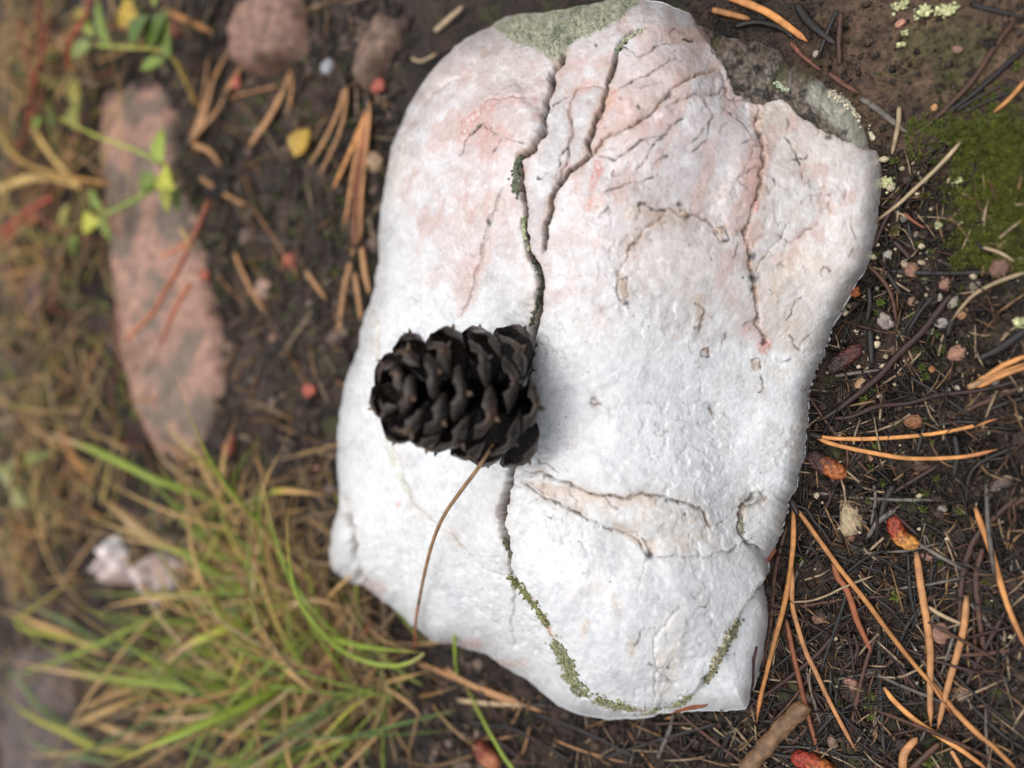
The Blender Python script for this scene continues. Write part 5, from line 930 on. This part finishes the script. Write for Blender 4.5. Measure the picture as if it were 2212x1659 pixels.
# ------------------------------------------------------------------ leafy plants at the left
def leafmesh(L_, wd, c, seed, curl=.3):
    ns, nt = 9, 5; V, C = [], []
    for i in range(ns):
        s = i / (ns - 1); w_ = wd * (sin(pi * min(s ** .8, 1)) ** .8 if 0 < s < 1 else .02)
        for j in range(nt):
            t = j / (nt - 1) * 2 - 1; V.append((L_ * s, t * w_, curl * L_ * (-(s - .3) ** 2) + .25 * w_ * abs(t) - .04)); C.append(np.array(c) * (1 + .25 * (abs(t) < .1) - .15 * s))
    V = np.array(V); F = [(i * nt + j, (i + 1) * nt + j, (i + 1) * nt + j + 1, i * nt + j + 1) for i in range(ns - 1) for j in range(nt - 1)]
    o = len(V); V2 = V - [0, 0, .02]; F2 = [tuple(o + k for k in f[::-1]) for f in F]
    return np.vstack([V, V2]), F + F2, np.array(C + C)
def plant(label, stems, leaves, name='seedling', group=None):
    first = stems[0][2][0]; b = Gd(*cp(stems[0][0], first[:2]), first[2] if len(first) > 2 else .3); e = empty(name, b); tag(e, label, 'plant', group)
    for crop, wd, pts, c0, c1 in stems:
        P3 = np.array([Gd(*cp(crop, p[:2]), p[2] if len(p) > 2 else .8) for p in pts]); path = crv(P3, max(14, 4 * len(pts))); r = wd * CROP[crop][2] * pxcm(path[len(path) // 2]) / 2
        V, F, tt, aa = sweep(path - b, r * (1 - .35 * np.linspace(0, 1, len(path))), 7); k = tt[:, None]; add('stem', mkmesh('stem', V, F, np.array(c0) * (1 - k) + np.array(c1) * k, {'aa': aa}), M['needle'], e)
    for crop, x, y, h, ln, wd, ang, c in leaves:
        p = Gd(*cp(crop, (x, y)), h); k = CROP[crop][2] * pxcm(p); V, F, C = leafmesh(ln * k * 1.3, wd * k / 2 * 1.35, c, x); a = radians(ang); el = random.uniform(-.1, .35)
        Rz = np.array([[cos(a), -sin(a), 0], [sin(a), cos(a), 0], [0, 0, 1]]); V = V @ np.array([[cos(el), 0, -sin(el)], [0, 1, 0], [sin(el), 0, cos(el)]]).T @ Rz.T
        add('leaf', mkmesh('leaf', V + p - b, F, C), M['leaf'], e)
RS = (.30, .055, .03); RS2 = (.40, .13, .05); LG, LY, LD = (.22, .30, .05), (.42, .42, .06), (.10, .16, .03); TS = (.50, .33, .11)
plant('branching red stemmed plant at the upper left edge', [('e',36,[(100,1430,.6),(220,1200,1.6),(280,850,2.4),(330,600,2.9),(370,500,3.1),(350,200,3.4),(330,-40,3.6)],RS,RS), ('e',28,[(290,720,2.6),(210,450,3),(150,170,3.2)],RS,RS), ('e',28,[(370,500,3.1),(420,200,3.4)],RS,RS), ('e',28,[(240,1060,2),(330,960,2.3),(390,850,2.5)],RS2,RS)],
      [('e',420,1000,1.5,160,90,-30,LD),('e',350,1050,1.2,150,70,200,LG)])
plant('red twig with yellow leaf at the top left', [('e',42,[(620,620,1.2),(600,450,2),(650,300,2.6),(740,180,3),(780,40,3.3),(790,-40,3.4)],RS2,RS)], [('e',1050,60,2.6,210,190,-40,(.52,.36,.05)),('e',650,140,1.8,150,70,0,(.48,.36,.05)),('e',640,700,1.4,190,150,-80,(.36,.30,.06)),('e',660,900,1.2,200,160,-75,(.28,.28,.06)),('e',560,300,2,140,60,-85,(.46,.26,.12))])
plant('leafy green sprig leaning over the top of the long slab', [('e',46,[(1740,930,.4),(1640,700,1.4),(1540,520,2.2),(1400,440,2.6),(1100,420,2.8),(860,400,2.8)],(.45,.27,.07),LG)],
      [('e',960,430,2.9,330,110,95,LG),('e',800,380,2.8,220,110,195,(.30,.36,.10)),('e',1150,400,2.9,260,150,35,LD),('e',1300,430,2.8,300,170,50,(.14,.22,.04)),('e',1480,520,2.5,260,150,75,(.16,.22,.05)),('e',1340,60,2.2,200,120,30,(.30,.36,.08)),('e',1450,520,2.2,220,90,190,LG),('e',820,330,2.8,190,90,110,(.32,.36,.06))])
plant('yellow green young plant standing right of the slab', [('e',34,[(1560,1600,.5),(1480,1500,1.5),(1400,1430,2.2),(1200,1330,2.6),(850,1200,2.8),(540,1050,2.8)],LG,LY), ('g',30,[(870,60,1.6),(760,130,1.8),(620,200,1.8),(560,210,1.7)],LG,LG)],
      [('e',1420,1430,2.6,260,150,100,(.34,.42,.07)),('e',1420,1500,2.6,260,180,-40,LY),('e',1530,1500,2.4,300,150,-95,LY),('e',1380,1560,2.4,200,130,195,LG),('e',1580,1620,2,210,110,-80,LG),('e',1300,1620,2,120,120,170,LD),('g',560,200,1.7,120,50,120,LG),('g',560,200,1.7,130,60,-80,LG),('g',450,270,1.5,110,90,0,LY),('g',420,320,1.4,120,70,-130,LG),('g',370,160,1.4,140,60,-110,(.36,.34,.08))])
plant('orange dry stalks bending in from the left edge', [('e',52,[(300,1140,1.2),(450,1370,1.6),(580,1520,1.7),(710,1660,1.6)],TS,TS), ('e',48,[(-20,1180,1.4),(200,1430,1.8),(500,1540,1.9),(960,1630,1.7)],(.44,.30,.06),(.44,.22,.05)), ('e',48,[(60,1650,1.2),(250,1560,1.6),(480,1590,1.6)],TS,TS), ('g',40,[(0,80,1.2),(150,30,1.5),(290,20,1.5),(420,60,1.4)],TS,TS)], [])
plant('thin red stems arching over the long slab', [('g',34,[(1160,140,1.9),(1080,320,2.3),(980,530,2.4),(900,660,2.3),(840,770,2.1),(700,905,1.9)],(.22,.07,.04),RS2), ('g',26,[(1050,600,2.2),(960,760,2.2),(890,940,2)],RS2,RS), ('g',24,[(1060,360,2.3),(960,420,2.3),(900,450,2.2)],RS2,RS2), ('g',30,[(1060,410,2.3),(1030,340,2.4),(1000,300,2.4)],TS,TS)], [])
plant('dark red stems crossing the left edge below the dry stalks', [('g',40,[(-20,340,.9),(150,210,1.6),(290,120,1.8)],RS,RS), ('g',30,[(-20,420,.8),(80,310,1.2),(220,230,1.4)],RS2,RS2)], [])
plant('purple dead leaf on the soil at the left', [('g',16,[(175,900,.2),(180,840,.4),(200,780,.5)],PUR,PUR)], [('g',185,840,.5,360,110,72,(.16,.09,.10))], 'dead_leaf')
plant('small round yellow leaf lying left of the rock', [('f',14,[(1160,1260,.25),(1180,1230,.35),(1190,1215,.4)],TS,TS)], [('f',1160,1250,.4,190,170,62,(.56,.36,.06))], 'fallen_leaf')
plant('pale green small leafed plant at the lower left edge', [('h',24,[(60,330,.5),(50,280,1.2),(40,200,1.5)],LD,LG)], [('h',30,300,1.4,110,80,80,(.34,.38,.16)),('h',60,310,1.3,100,70,-40,(.30,.36,.14)),('h',10,240,1.4,120,70,140,(.20,.27,.06)),('h',110,190,1.2,140,60,20,(.18,.24,.05))])
